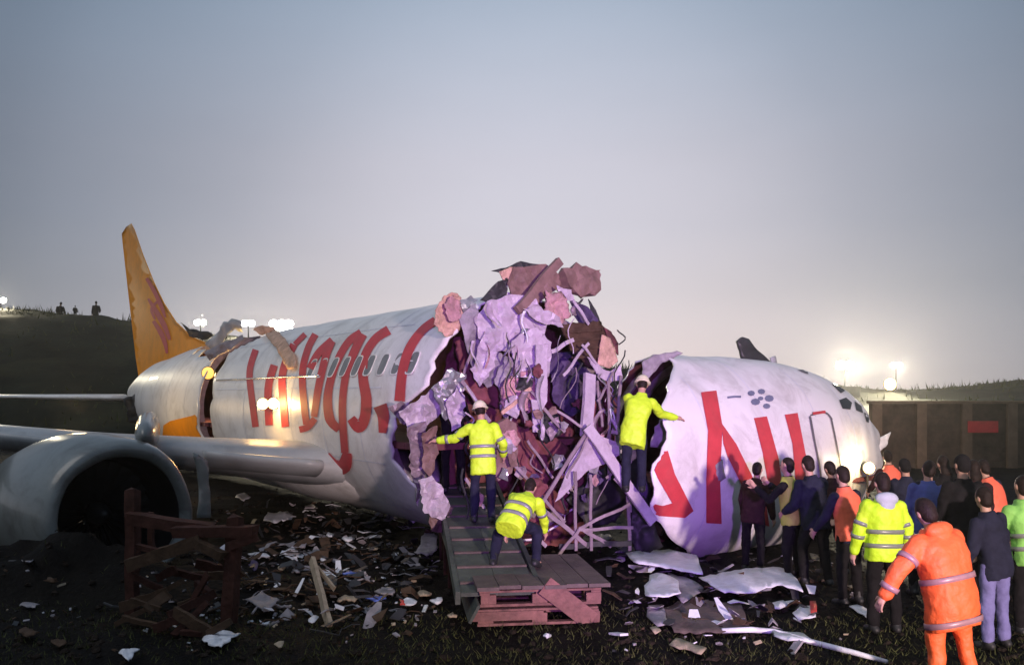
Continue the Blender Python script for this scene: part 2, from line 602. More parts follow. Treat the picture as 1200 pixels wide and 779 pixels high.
sg = MB()
p = P(1153, 500, 30.7)
sg.box((p.x, 30.76, p.z), .52, .02, .2)
signo = single(sg, 'banner', [M['sign']], (p.x, 30.76, p.z - .2), label='faded dark red banner hung on the brown retaining wall', cat='banner')

# ------------------------------------------------------------------ aircraft: middle section
TH = R(34.5)
A = Vector((math.sin(TH), -math.cos(TH), 0))           # toward the nose
S = Vector((A.y, -A.x, 0))                              # starboard
B0 = Vector((.3, 14.0, 2.2))
FW, FH = 1.88, 2.0
def fus(s, th, k=1.0, w=FW, h=FH, zc=None):
    c = B0 - A * s
    if zc is not None: c = Vector((c.x, c.y, zc))
    return c + S * (w * k * math.sin(th)) + Vector((0, 0, h * k * math.cos(th)))
RIM = [(0, .15), (30, .1), (52, .0), (75, .15), (90, 1.0), (108, 1.25), (125, .75), (150, .35), (180, .3), (215, .4), (250, .1), (290, .3), (325, .5), (360, .15)]
def lerp_tab(t, x):
    for (a, va), (b, vb) in zip(t, t[1:]):
        if a <= x <= b:
            return va + (vb - va) * (x - a) / (b - a)
    return t[-1][1]
plane1 = empty('aircraft_middle_section', (B0 - A * 9).to_3d() * 1.0, label='long white broken middle section of an airliner with red lettering and the wing', cat='aircraft wreck')
plane1.location.z = 0
mb = MB()
NT = 96
rings = []
SM = 11.1
for i in range(75):
    t = i / 74
    ring = []
    for j in range(NT):
        th = 2 * math.pi * j / NT
        s0 = lerp_tab(RIM, math.degrees(th)) + .13 * N((j * .35, 3, 1), 1, 3) + .05 * ((j * 37) % 5 - 2) * .6
        s1 = SM + .12 * math.sin(th * 3) + .22 * N((j * .3, 8, 1), 1, 3)
        s = s0 + (s1 - s0) * t
        kw = 1.0
        p = fus(s, th, kw)
        # dents and waviness of wrecked skin
        nn = (p - (B0 - A * s)).normalized()
        p += nn * (.018 * N((s * .7, th * 2, 4), 1, 2) + .045 * N((s * 1.2, th * 2.4, 7), 1, 3) * math.exp(-max(0, s - s0) * .8))
        ring.append(p)
    rings.append(ring)
mb.loft(rings, True, False)
mb.f = [f[::-1] for f in mb.f]
# the torn-open crown
def crown_cut(mb):
    keep_f, keep_m = [], []
    for f, m_ in zip(mb.f, mb.m):
        c = sum((mb.v[i] for i in f), Vector()) / len(f)
        rel = c - B0
        s = -rel.dot(A)
        th = math.degrees(math.atan2(rel.dot(S) / FW, rel.z / FH))
        edge = 44 + 12 * N((s * .9, 1, 2), 1, 3) - 22 * max(0, (10.9 - s)) - 5 * max(0, s - 13.5)
        if 8.5 < s < 17.6 and -75 < th < edge:
            continue
        keep_f.append(f); keep_m.append(m_)
    mb.f, mb.m = keep_f, keep_m
crown_cut(mb)
midbvh = BVHTree.FromPolygons(mb.v, mb.f)
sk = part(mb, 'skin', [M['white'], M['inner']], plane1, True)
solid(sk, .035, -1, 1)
# (outline faces point outward?)
def face_out(o, centre_fn):
    pass
def decal(poly, bvh, parent, name, m_, step=4.5, off=.012, jag=0.0):
    v, fs, b = tri([tuple(p) for p in poly], step, jag)
    pts, ok = [], []
    for q in v:
        d = ray(q.x, q.y)
        h = bvh.ray_cast(ORI, d)
        if h[0] is None:
            pts.append(None); continue
        n = h[1] if h[1].dot(d) < 0 else -h[1]
        pts.append(h[0] + n * off)
    m2 = MB()
    idx = {}
    for t in fs:
        if any(pts[i] is None for i in t): continue
        dd = [(pts[i] - ORI).length for i in t]
        if max(dd) - min(dd) > 1.2: continue
        for i in t:
            if i not in idx:
                idx[i] = len(m2.v); m2.v.append(pts[i])
        m2.f.append([idx[i] for i in t]); m2.m.append(0)
    if not m2.f: return None
    # keep the largest connected patch
    par = list(range(len(m2.v)))
    def find(a):
        while par[a] != a:
            par[a] = par[par[a]]; a = par[a]
        return a
    for f in m2.f:
        for q in f[1:]: par[find(q)] = find(f[0])
    cnt = {}
    for f in m2.f: cnt[find(f[0])] = cnt.get(find(f[0]), 0) + 1
    best = max(cnt, key=cnt.get)
    m2.f = [f for f in m2.f if find(f[0]) == best]
    used = sorted({i for f in m2.f for i in f})
    mp_ = {i: k for k, i in enumerate(used)}
    m2.v = [m2.v[i] for i in used]
    m2.f = [[mp_[i] for i in f] for f in m2.f]
    m2.m = [0] * len(m2.f)
    return part(m2, name, m_, parent, True)
BOLD = 1.25
def stroke(pts, w, n=6):
    """outline of a brush stroke through picture points, widths w (one or many)"""
    P0 = [Vector(p) for p in pts]
    ws = w if hasattr(w, '__len__') else [w] * len(P0)
    q, qw = [], []
    for i in range(len(P0) - 1):
        p0, p1, p2, p3 = P0[max(0, i - 1)], P0[i], P0[i + 1], P0[min(len(P0) - 1, i + 2)]
        for k in range(n):
            t = k / n
            q.append(.5 * ((2 * p1) + (p2 - p0) * t + (2 * p0 - 5 * p1 + 4 * p2 - p3) * t * t + (3 * p1 - p0 - 3 * p2 + p3) * t ** 3))
            qw.append(ws[i] + (ws[i + 1] - ws[i]) * t)
    q.append(P0[-1]); qw.append(ws[-1])
    qw = [k * BOLD for k in qw]
    L, Rr = [], []
    for i, p in enumerate(q):
        d = (q[min(i + 1, len(q) - 1)] - q[max(0, i - 1)]).normalized()
        nn = Vector((-d.y, d.x)) * qw[i] / 2
        L.append(p + nn); Rr.append(p - nn)
    return [tuple(p) for p in L + Rr[::-1]]
def strokes(list_, bvh, parent, name, m_, off=.012, step=4.5):
    """several strokes of one letter joined into one part"""
    obs = [decal(stroke(p, w), bvh, parent, name, m_, step, off + .003 * i) for i, (p, w) in enumerate(list_)]
    obs = [o for o in obs if o]
    if len(obs) > 1:
        bm = bmesh.new()
        for o in obs: bm.from_mesh(o.data)
        bm.to_mesh(obs[0].data)
        for p in obs[0].data.polygons: p.use_smooth = True
        for o in obs[1:]: bpy.data.objects.remove(o)
    return obs[0]
# red lettering (…p g s . c o)
strokes([([(300, 410), (293, 436), (296, 470), (300, 500)], 6), ([(322, 428), (315, 455), (316, 498)], 7)], midbvh, plane1, 'letter', M['red'])
strokes([([(345, 404), (334, 428), (331, 452), (335, 500)], 7), ([(346, 404), (352, 398), (358, 392)], 5)], midbvh, plane1, 'letter', M['red'])
strokes([([(370, 392), (361, 410), (355, 437), (357, 475), (360, 497)], 6.5), ([(390, 399), (374, 414), (364, 432)], 7), ([(389, 400), (382, 420), (374, 455), (369, 488)], [8, 7, 7, 6]), ([(352, 503), (362, 500), (370, 490)], 6)], midbvh, plane1, 'letter', M['red'])
strokes([([(424, 391), (408, 402), (393, 430), (385, 462), (387, 490), (398, 503)], [9, 7, 7, 8, 9, 7]), ([(426, 392), (416, 412), (406, 440), (402, 480), (405, 530)], [8, 8, 7, 7, 7]), ([(382, 533), (392, 546), (404, 545), (408, 530)], [9, 14, 14, 8])], midbvh, plane1, 'letter', M['red'])
strokes([([(456, 387), (440, 398), (428, 418), (426, 442), (430, 468), (428, 490), (421, 500), (412, 490)], [9, 8, 8, 9, 10, 10, 11, 8])], midbvh, plane1, 'letter', M['red'])
strokes([([(446, 475), (450, 488), (449, 507)], [13, 11, 7])], midbvh, plane1, 'letter', M['red'])
strokes([([(511, 376), (495, 388), (480, 410), (472, 438), (469, 470)], [8, 8, 9, 9, 10])], midbvh, plane1, 'letter', M['red'])
strokes([([(534, 388), (522, 402), (513, 424), (507, 448), (504, 468)], [8, 9, 10, 12, 13])], midbvh, plane1, 'letter', M['red'])
# windows
for i in range(20):
    s = .75 + i * .51
    if s > 4.9: break
    zc = 3.06
    cosv = (zc - B0.z) / FH
    th = math.acos(cosv)
    tvec = (fus(s, th - .01) - fus(s, th + .01)).normalized()
    nv = tvec.cross(A).normalized()
    if nv.dot(S) < 0: nv = -nv
    c = fus(s, th)
    Mx = Matrix((A, tvec, nv)).transposed()
    fr, pn = MB(), MB()
    def rr_(hw, hh, z, n=16, k=.35):
        out = []
        for q in range(n):
            a = 2 * math.pi * q / n
            ca, sa = math.cos(a), math.sin(a)
            e = .55
            out.append(c + Mx @ Vector((hw * math.copysign(abs(ca) ** e, ca), hh * math.copysign(abs(sa) ** e, sa), z)))
        return out
    fr.loft([rr_(.145, .205, .0), rr_(.145, .205, .012), rr_(.125, .185, .012), rr_(.12, .18, .006)], True, False)
    pn.add(rr_(.125, .185, .010), [list(range(16))])
    wo_ = part(fr, 'window', M['white'], plane1)
    part(pn, 'pane', M['glass'], wo_)
# belly fairing in front of the wing
mb = MB()
rings = []
for i in range(13):
    s = 1.8 + i * .75
    k = math.sin(math.pi * i / 12) ** .5
    c = B0 - A * s
    rings.append([c + S * (1.95 * k * math.cos(a)) + Vector((0, 0, -1.15 - .78 * k * math.sin(a) * (1 if math.sin(a) > 0 else .4))) for a in [2 * math.pi * j / 20 for j in range(20)]])
mb.loft(rings)
part(mb, 'belly_fairing', M['white'], plane1, True)
# cabin floor inside
mb = MB()
for i in range(20):
    s = .6 + i * .55
    mb.box(B0 - A * s + Vector((0, 0, -.42)), .27, 1.78, .05, Matrix((A, S, Vector((0, 0, 1)))).transposed())
part(mb, 'cabin_floor', M['inner'], plane1)
# ring frames near the broken ends
def frame_ring(s, k, th0, th1, parent, m_, dep=.09, wid=.03):
    mb = MB()
    n = 40
    for i in range(n):
        pass
    rings = []
    for i in range(n + 1):
        th = R(th0 + (th1 - th0) * i / n)
        c = B0 - A * s
        p0 = fus(s, th, k); p1 = fus(s, th, k - dep)
        rings.append([p0 + A * wid, p1 + A * wid, p1 - A * wid, p0 - A * wid])
    mb.loft(rings, True, True)
    return part(mb, 'ring_frame', m_, parent)
for s, a, b in ((.45, 200, 335), (.95, 150, 300), (1.5, 20, 340)):
    frame_ring(s, .975, a, b, plane1, M['frame'])


# wing (starboard) with slats, flap track fairings
WR = Vector((-3.13, 15.95, 1.22))
WD = Vector((-.994, -.07, .085))
def airfoil(c, chord, thick, n=18, inc=R(3)):
    pts = []
    cd = -A
    for j in range(n * 2):
        u = j / (n * 2)
        if u < .5:
            x = 1 - u * 2; sg_ = 1
        else:
            x = (u - .5) * 2; sg_ = -1
        y = 5 * thick * (.2969 * math.sqrt(x) - .126 * x - .3516 * x * x + .2843 * x ** 3 - .1015 * x ** 4) * (1.15 if sg_ > 0 else .85) * sg_
        pts.append(c + cd * (x * chord) + Vector((0, 0, (y * chord) - math.sin(inc) * x * chord * .5)))
    return pts
mb = MB()
rings = []
for i in range(25):
    t = i / 24
    sp = -1.2 + 14.5 * t
    ch = 5.4 + (1.7 - 5.4) * t
    if sp < 4: ch += (4 - sp) * .35
    c = WR + WD * sp
    c.z += .02 * sp * sp * .12
    rings.append(airfoil(c, ch, .135 - .03 * t))
mb.loft(rings)
wing = part(mb, 'wing', M['grey'], plane1, True)
# slats: separate leading-edge pieces, drooped, leaving a dark slot
def slat(sp0, sp1, drop, fwd, m_='grey'):
    mb = MB()
    rings = []
    for i in range(7):
        sp = sp0 + (sp1 - sp0) * i / 6
        c = WR + WD * sp + Vector((0, 0, .02 * sp * sp * .12 - drop)) + A * fwd
        r_ = []
        for j in range(14):
            a = 2 * math.pi * j / 14
            r_.append(c + (-A) * (.30 - .34 * math.cos(a) ) * .95 + Vector((0, 0, .15 * math.sin(a) * (1.0 if math.sin(a) > 0 else .85) - .1 * (-math.cos(a)))))
        rings.append(r_)
    mb.loft(rings)
    return part(mb, 'slat', M[m_], wing, True)
slat(.3, 2.35, .03, .12)
slat(3.55, 6.1, .06, .2)
slat(6.25, 8.8, .05, .2)
# panel joints on the wing top as raised access strips
for sp, l in ((1.2, 2.8), (3.0, 2.6), (5.0, 2.3)):
    mb = MB()
    c = WR + WD * sp
    q = c - A * (1.0 + l / 2) + Vector((0, 0, .36))
# pylon between engine and wing
mb = MB()
pr = []
for (t, w, h) in ((0, .05, .06), (.25, .17, .22), (.5, .2, .34), (.8, .2, .36), (1, .1, .22)):
    c = P(168, 511, 13.0).lerp(P(176, 503, 16.4), t)
    pr.append([c + Vector((w * math.cos(a), 0, h * math.sin(a))) for a in [2 * math.pi * j / 14 for j in range(14)]])
mb.loft(pr)
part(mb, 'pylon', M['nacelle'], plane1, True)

# ------------------------------------------------------------------ engine, twisted on its mount
EA = Vector((math.sin(R(47)), -math.cos(R(47)), 0.03)).normalized()
ES = Vector((EA.y, -EA.x, 0)).normalized()
EU = ES.cross(EA).normalized()
if EU.z < 0: EU = -EU
EC = P(146, 606, 12.6)
engine = empty('jet_engine', (EC.x, EC.y, 0), label='grey jet engine pod with a dark round intake under the wing', cat='engine')
def ering(x, ru, rv=None, n=48, dz=0):
    rv = rv or ru
    return [EC - EA * x + ES * (ru * math.cos(a)) + EU * (rv * math.sin(a) * (1.0 if math.sin(a) > 0 else .94) + dz) for a in [2 * math.pi * j / n for j in range(n)]]
mb = MB()
prof_ = [(.10, .86), (.03, .90), (.0, .955), (.0, 1.0), (.05, 1.05), (.18, 1.10), (.5, 1.17), (1.0, 1.21), (1.6, 1.2), (2.3, 1.12), (3.0, 1.0), (3.5, .88)]
mb.loft([ering(x, r_) for x, r_ in prof_], True, False)
for i, p in enumerate(mb.v):
    ax = -(p - EC).dot(EA)
    mb.v[i] = p + (p - EC + EA * ax).normalized() * (.035 * N(p, 1.1, 3) - .05 * max(0, N(p, .8, 2)) * (1 if ax > .4 else 0))
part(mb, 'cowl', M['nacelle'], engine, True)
mb = MB()
mb.loft([ering(x, r_, n=40) for x, r_ in [(.10, .86), (.3, .83), (.6, .81), (1.2, .82), (1.3, .2)]], True, False)
part(mb, 'intake_duct', M['intake'], engine, True)
mb = MB()
mb.loft([ering(.62, .02, n=24), ering(.66, .07, n=24), ering(.8, .15, n=24), ering(1.0, .22, n=24)], True, True)
part(mb, 'spinner', M['intake'], engine, True)
for k in range(24):
    a = 2 * math.pi * k / 24
    rad = ES * math.cos(a) + EU * math.sin(a)
    tan = rad.cross(EA)
    mb = MB()
    pr = []
    for i in range(5):
        t = i / 4
        r_ = .2 + .58 * t
        tw = R(25 + 35 * t)
        u = (EA * math.cos(tw) + tan * math.sin(tw))
        w = tan * math.cos(tw) - EA * math.sin(tw)
        c = EC - EA * .95 + rad * r_
        ch = .09 + .05 * t
        pr.append([c + u * ch, c + w * .008, c - u * ch, c - w * .008])
    mb.loft(pr)
    part(mb, 'fan_blade', M['intake'], engine)
# bent strip of cowl hanging on the inboard side
def surf_panel(poly, fn, name, m_, parent=None, step=6, jag=1.0, amp=.05, fr=3.0, thick=.012, seed=0, loc=None, flat=False, **k):
    """outline in picture coordinates, laid on a real surface fn(px,py)->point, crumpled and given thickness"""
    rn = random.Random(seed * 7 + int(poly[0][0] * 3 + poly[0][1]))
    v, fs, b = tri(poly, step, jag, rn)
    m2 = MB()
    off = rn.uniform(0, 50)
    for q in v:
        p = fn(q.x, q.y)
        vd = (p - ORI).normalized()
        w = Vector((N(p + Vector((off, 0, 0)), fr, 3), N(p + Vector((0, off, 9)), fr, 3), N(p + Vector((4, 0, off)), fr, 3))) * amp
        c1 = abs(N(p + Vector((off, off, 0)), fr, 2)); c2 = abs(N(p + Vector((off, 3, off)), fr * 2.7, 2)); c3 = abs(N(p + Vector((7, off, off)), fr * 6, 2))
        m2.v.append(p + w * .3 - vd * ((c1 * 1.1 + c2 * .75 + c3 * .4) * amp))
    m2.f = fs; m2.m = [0] * len(fs)
    if parent is not None:
        o = part(m2, name, M[m_] if isinstance(m_, str) else m_, parent, not flat, **k)
    else:
        o = single(m2, name, M[m_], loc or fn(*poly[0]), not flat, **k)
    solid(o, thick, 0)
    return o
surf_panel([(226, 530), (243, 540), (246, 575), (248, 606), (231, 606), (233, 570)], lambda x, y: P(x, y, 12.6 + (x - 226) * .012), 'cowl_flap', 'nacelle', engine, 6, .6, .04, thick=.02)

# ------------------------------------------------------------------ tail section
tail = empty('aircraft_tail_section', (B0 - A * 24).to_3d(), label='broken off tail section with tall amber fin far left', cat='aircraft wreck')
tail.location.z = 0
TS = [(12.15, 1.88, 2.0, 2.2), (15.5, 1.87, 1.97, 2.2), (17.5, 1.81, 1.88, 2.2), (19.3, 1.72, 1.74, 2.22), (20.5, 1.60, 1.60, 2.27), (22, 1.47, 1.46, 2.36), (24, 1.15, 1.14, 2.48), (26, .80, .8, 2.56), (28, .48, .5, 2.56), (29.2, .24, .26, 2.55), (29.6, .1, .12, 2.55)]
mb = MB()
rings = []
for i in range(91):
    s = 12.15 + 17.45 * i / 90
    for (a, wa, ha, za), (b, wb, hb, zb) in zip(TS, TS[1:]):
        if a <= s <= b + 1e-6:
            t = (s - a) / (b - a)
            w, h, zc = wa + (wb - wa) * t, ha + (hb - ha) * t, za + (zb - za) * t
            break
    row = []
    for j in range(64):
        th = 2 * math.pi * j / 64
        s_ = s + (.22 * N((j * .3, 2, 7), 1, 3) + .12 * math.sin(th * 3) + .06) * max(0, 1 - i / 6)
        row.append(fus(s_, th, 1, w, h, zc))
    rings.append(row)
mb.loft(rings, True, True)
crown_n = 0
mb.f = [f[::-1] for f in mb.f if len(f) == 4 or (sum((mb.v[i] for i in f), Vector()) / len(f) - B0).dot(-A) > 25]
mb.m = []
for f in mb.f:
    c = sum((mb.v[i] for i in f), Vector()) / len(f)
    s = -(c - B0).dot(A)
    mb.m.append(0)
crown_cut(mb)
tailbvh = BVHTree.FromPolygons(mb.v, mb.f)
tsk = part(mb, 'skin', [M['white'], M['yellow'], M['inner']], tail, True)
solid(tsk, .03, -1, 2)
decal([(192, 498), (200, 493), (225, 487), (245, 481), (262, 477), (264, 500), (264, 520), (190, 520)], tailbvh, tail, 'belly_band', M['yellow'], 4, .014)
# fin: outline on the plane through the fuselage axis
PN = S
def fin_hit(x, y):
    return plane_hit(x, y, B0 + Vector((0, 0, 1)), PN)
finpoly = [(154, 262), (158, 270), (167, 297), (180, 330), (192, 355), (206, 377), (224, 394), (247, 404), (262, 411), (240, 432), (205, 446), (166, 458), (160, 420), (151, 345), (144, 285), (143, 274), (148, 266)]
v, fs, b = tri(finpoly, 5.5, 0)
m2 = MB()
nv = len(v)
for sg_ in (1, -1):
    for q in v:
        dist = min((q - e).length for e in b)
        th = (.035 + .15 * (1 - math.exp(-dist / 24))) * (.35 + .65 * (q.y - 262) / 195)
        m2.v.append(fin_hit(q.x, q.y) + PN * th * sg_)
m2.f = [list(f) for f in fs] + [[i + nv for i in f[::-1]] for f in fs]
nb = len(b)
m2.f += [[i, (i + 1) % nb, (i + 1) % nb + nv, i + nv] for i in range(nb)]
m2.m = [0] * len(m2.f)
finbvh = BVHTree.FromPolygons(m2.v, m2.f)
fin = part(m2, 'fin', M['yellow'], tail, True)
for pts, w in (([(172, 326), (181, 341), (189, 358), (194, 372)], [3, 4, 4, 2]), ([(174, 350), (184, 366), (193, 382), (199, 398)], [2, 5, 5, 3]), ([(180, 376), (189, 390), (194, 403), (196, 414)], [3, 5, 4, 2]), ([(186, 352), (178, 362), (182, 374)], [2, 3, 2])):
    decal(stroke(pts, w), finbvh, fin, 'emblem_stroke', M['red'], 3, .012)
mb = MB()
mb.ell(plane_hit(159, 318, B0 + Vector((0, 0, 1)), PN) + S * .16, .1, .1, .1)
# stabiliser
mb = MB()
rings = []
for i in range(9):
    t = i / 8
    c = fus(26.6, R(90), 1, .7, .7, 2.36) + Vector((-.98, .10, .012)) * (7.2 * t)
    ch = 3.2 - 1.9 * t
    rings.append(airfoil(c, ch, .10, 10, 0))
mb.loft(rings)
part(mb, 'stabiliser', M['white'], tail, True)
mb = MB()
rings = []
for i in range(9):
    t = i / 8
    c = fus(26.6, R(-90), 1, .7, .7, 2.36) - Vector((-.45, -.9, -.012)) * (6.5 * t)
    rings.append(airfoil(c, 3.2 - 1.9 * t, .10, 10, 0))
mb.loft(rings)
part(mb, 'stabiliser', M['white'], tail, True)
# frames at the tear
for s, a, b in ((12.4, 5, 359), (12.9, -95, 34), (14.3, -100, 38), (15.7, -90, 36)):
    frame_ring(s, .975, a, b, tail, M['frame'])
mb = MB()
for i in range(9):
    mb.box(B0 - A * (12.2 + i * .55) + Vector((0, 0, -.42)), .27, 1.75, .05, Matrix((A, S, Vector((0, 0, 1)))).transposed())
part(mb, 'cabin_floor', M['inner'], tail)
# torn crown skin standing up over the middle section
def on_skin(off):
    def fn(x, y):
        d = ray(x, y)
        h = midbvh.ray_cast(ORI, d)
        if h[0] is None or h[0].y > 26: return plane_hit(x, y, B0 - A * 10.2, A)
        return h[0] - d * off + Vector((0, 0, off * .6))
    return fn
crown = lambda x, y: plane_hit(x, y, B0 - A * 15 + Vector((0, 0, 2)), A)
surf_panel([(308, 384), (318, 382), (334, 400), (346, 420), (347, 434), (337, 436), (326, 414), (312, 396)], on_skin(.10), 'torn_skin', 'peach', plane1, 3.5, 1, .07, thick=.03)  # peach of both strips stands in for warm light from inside
surf_panel([(296, 386), (308, 381), (322, 384), (316, 390), (304, 392)], on_skin(.12), 'torn_skin', 'peach', plane1, 3.5, 1, .07, thick=.03)
surf_panel([(240, 402), (252, 392), (262, 378), (272, 372), (282, 377), (284, 388), (276, 386), (266, 392), (262, 402), (248, 410)], lambda x, y: plane_hit(x, y, B0 - A * 12.5, A), 'torn_skin', 'grey', tail, 4, 1, .2, thick=.02)
surf_panel([(238, 412), (260, 402), (284, 392), (286, 398), (268, 412), (246, 424)], lambda x, y: plane_hit(x, y, B0 - A * 12.3, A), 'torn_skin', 'greysheet', tail, 4, 1, .15, thick=.02)
surf_panel([(212, 378), (222, 386), (244, 388), (252, 394), (238, 398), (222, 394)], lambda x, y: plane_hit(x, y, B0 - A * 19, A), 'torn_skin', 'dark', tail, 4, 1, .1, thick=.02)
# dark shrub of wreckage under the tail cone
surf_panel([(146, 468), (160, 462), (180, 464), (196, 478), (208, 494), (150, 494)], lambda x, y: P(x, y, 31), 'tail_fairing', 'dark', tail, 5, 1, .25, thick=.05)

# skin joints: hoops and lap strips standing a few millimetres proud
for s_ in (2.3, 3.9, 5.5, 7.1, 8.4):
    mb = MB()
    rings = []
    for k in range(50):
        th = R(2 + k * 3.2)
        if s_ < lerp_tab(RIM, math.degrees(th)) + .25: continue
        c = fus(s_, th)
        h = midbvh.ray_cast(c + (c - (B0 - A * s_)).normalized() * .6, ((B0 - A * s_) - c).normalized(), 1.2)
        if h[0] is None: continue
        n_ = (c - (B0 - A * s_)).normalized()
        rings.append([h[0] + n_ * .006 + A * .014, h[0] + n_ * .006 - A * .014])
    mb.loft(rings, False, False)
    part(mb, 'skin_joint', M['plastic'], plane1)
for th_ in (40, 76, 112, 140):
    mb = MB()
    rings = []
    for k in range(60):
        s_ = 1.6 + k * .155
        th = R(th_)
        c = fus(s_, th)
        ax = B0 - A * s_
        h = midbvh.ray_cast(c + (c - ax).normalized() * .6, (ax - c).normalized(), 1.2)
        if h[0] is None or (h[0] - c).length > .3: continue
        n_ = (c - ax).normalized(); tg = n_.cross(A)
        rings.append([h[0] + n_ * .006 + tg * .012, h[0] + n_ * .006 - tg * .012])
    mb.loft(rings, False, False)
    part(mb, 'lap_joint', M['plastic'], plane1)
for s_ in (13.5, 15.5, 17.5, 19.5, 21.5):
    mb = MB()
    rings = []
    for k in range(36):
        th = R(50 + k * 3)
        ax = B0 - A * s_
        dirn = (S * math.sin(th) + Vector((0, 0, math.cos(th)))).normalized()
        h = tailbvh.ray_cast(ax + dirn * 3.5, -dirn, 4)
        if h[0] is None: continue
        rings.append([h[0] + dirn * .006 + A * .015, h[0] + dirn * .006 - A * .015])
    mb.loft(rings, False, False)
    part(mb, 'skin_joint', M['plastic'], tail)

# added shiny strip standing in for a reflection streak along the side
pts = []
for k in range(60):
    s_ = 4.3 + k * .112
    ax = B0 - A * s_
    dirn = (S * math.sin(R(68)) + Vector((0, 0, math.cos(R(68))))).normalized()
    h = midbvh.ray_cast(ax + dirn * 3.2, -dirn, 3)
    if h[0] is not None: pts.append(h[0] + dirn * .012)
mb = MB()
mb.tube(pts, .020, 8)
part(mb, 'highlight_bead', M['highlight_bead'], plane1, True)
# ------------------------------------------------------------------ wreckage at the break
def brk(off):
    return lambda x, y: plane_hit(x, y, B0 + A * off, A)
FLATS = ('sheet', 'greysheet', 'metal', 'brown', 'frame', 'dark', 'violet')
def wp(poly, off, m_, amp=.1, name='torn_panel', step=7, jag=1.6, thick=.015, fr=2.2, seed=0):
    return surf_panel(poly, brk(off), name, m_, plane1, step * (.95 if m_ in FLATS else .62), jag * .9, amp * (.85 if m_ in FLATS else 1), fr, thick, seed, flat=m_ in FLATS)
# dark lining behind everything
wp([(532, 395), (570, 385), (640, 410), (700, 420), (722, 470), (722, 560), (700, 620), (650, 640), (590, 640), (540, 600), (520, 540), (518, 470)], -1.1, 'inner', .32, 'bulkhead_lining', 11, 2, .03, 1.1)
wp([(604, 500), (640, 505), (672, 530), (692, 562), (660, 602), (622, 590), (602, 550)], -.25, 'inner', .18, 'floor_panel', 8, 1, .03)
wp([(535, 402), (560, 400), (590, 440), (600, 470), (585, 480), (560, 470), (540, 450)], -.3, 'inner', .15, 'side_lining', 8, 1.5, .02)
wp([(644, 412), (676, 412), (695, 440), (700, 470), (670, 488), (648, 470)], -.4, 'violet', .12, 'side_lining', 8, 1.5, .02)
# crown: sheets, rolled panels, bins
wp([(556, 372), (572, 352), (600, 344), (630, 350), (641, 378), (630, 402), (606, 413), (582, 410), (562, 396)], .15, 'sheet', .17, 'ceiling_sheet', 6, 1.5, .012, 1.8)
wp([(537, 374), (560, 354), (570, 400), (592, 420), (584, 446), (570, 456), (548, 412)], .05, 'greysheet', .16, 'ceiling_sheet', 6, 2, .012)
wp([(598, 400), (628, 384), (646, 400), (643, 440), (626, 452), (606, 440)], .35, 'sheet', .13, 'ceiling_sheet', 6, 1.5, .012)
wp([(600, 438), (626, 430), (630, 458), (621, 486), (606, 470), (590, 486), (586, 452)], .3, 'pink', .16, 'insulation_batt', 5, 2.5, .05, 3)
wp([(590, 418), (606, 420), (600, 470), (592, 500), (586, 470), (580, 450)], .2, 'greysheet', .12, 'insulation_batt', 5, 2.5, .03, 3)
wp([(628, 404), (641, 402), (641, 470), (635, 480), (627, 470)], .5, 'sheet', .05, 'trim_strip', 6, .4, .02)
wp([(622, 468), (632, 470), (631, 506), (624, 506)], .55, 'sheet', .04, 'trim_strip', 6, .4, .02)
wp([(566, 392), (580, 408), (576, 440), (562, 452), (552, 432)], .2, 'sheet', .16, 'ceiling_sheet', 5, 3, .012, 3)
wp([(596, 331), (601, 312), (640, 311), (664, 330), (640, 347), (622, 362), (606, 356)], .0, 'brown', .12, 'overhead_panel', 6, 1, .03)
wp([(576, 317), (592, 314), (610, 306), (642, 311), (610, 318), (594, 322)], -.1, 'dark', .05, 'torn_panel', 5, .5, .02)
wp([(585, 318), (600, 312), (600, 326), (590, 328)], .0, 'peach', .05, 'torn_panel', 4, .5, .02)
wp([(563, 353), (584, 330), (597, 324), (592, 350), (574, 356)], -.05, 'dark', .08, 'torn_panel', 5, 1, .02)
wp([(655, 320), (670, 311), (697, 318), (695, 341), (682, 350), (660, 338)], .05, 'brown', .1, 'overhead_bin', 5, .6, .28)
wp([(640, 340), (660, 346), (668, 370), (655, 382), (640, 368)], .3, 'pink', .16, 'insulation_batt', 5, 2, .06, 3)
wp([(612, 362), (632, 360), (654, 372), (660, 384), (640, 380), (624, 374)], .4, 'sheet', .12, 'ceiling_sheet', 5, 2, .012, 3)
wp([(668, 348), (690, 360), (702, 378), (682, 384), (672, 368)], .0, 'violet', .1, 'torn_panel', 5, 1, .02)
wp([(690, 350), (698, 362), (704, 380), (694, 378)], -.1, 'dark', .06, 'torn_panel', 4, 1, .02)
wp([(652, 334), (668, 340), (672, 352), (656, 350)], .3, 'sheet', .1, 'torn_panel', 4, 1.5, .012)
# brown partition with ribs and its pale end face
wp([(656, 380), (700, 377), (712, 390), (706, 424), (692, 432), (668, 408)], .15, 'wood', .05, 'partition', 6, .8, .12)
for k in range(4):
    y = 388 + k * 10
    wp([(664 + k * 2, y), (705, y - 3), (705, y), (664 + k * 2, y + 3)], .26, 'wood', .015, 'partition_rib', 6, .2, .03)
wp([(705, 392), (714, 396), (720, 408), (724, 424), (714, 432), (700, 427)], .28, 'peach', .03, 'partition_face', 5, .4, .03)
wp([(708, 384), (716, 388), (724, 402), (724, 416), (717, 402), (712, 394)], .24, 'inner', .04, 'partition_edge', 5, .4, .03)
wp([(688, 418), (694, 420), (704, 431), (716, 435), (728, 428), (729, 446), (714, 448), (700, 440)], .38, 'sheet', .06, 'bin_shell', 5, .8, .02)
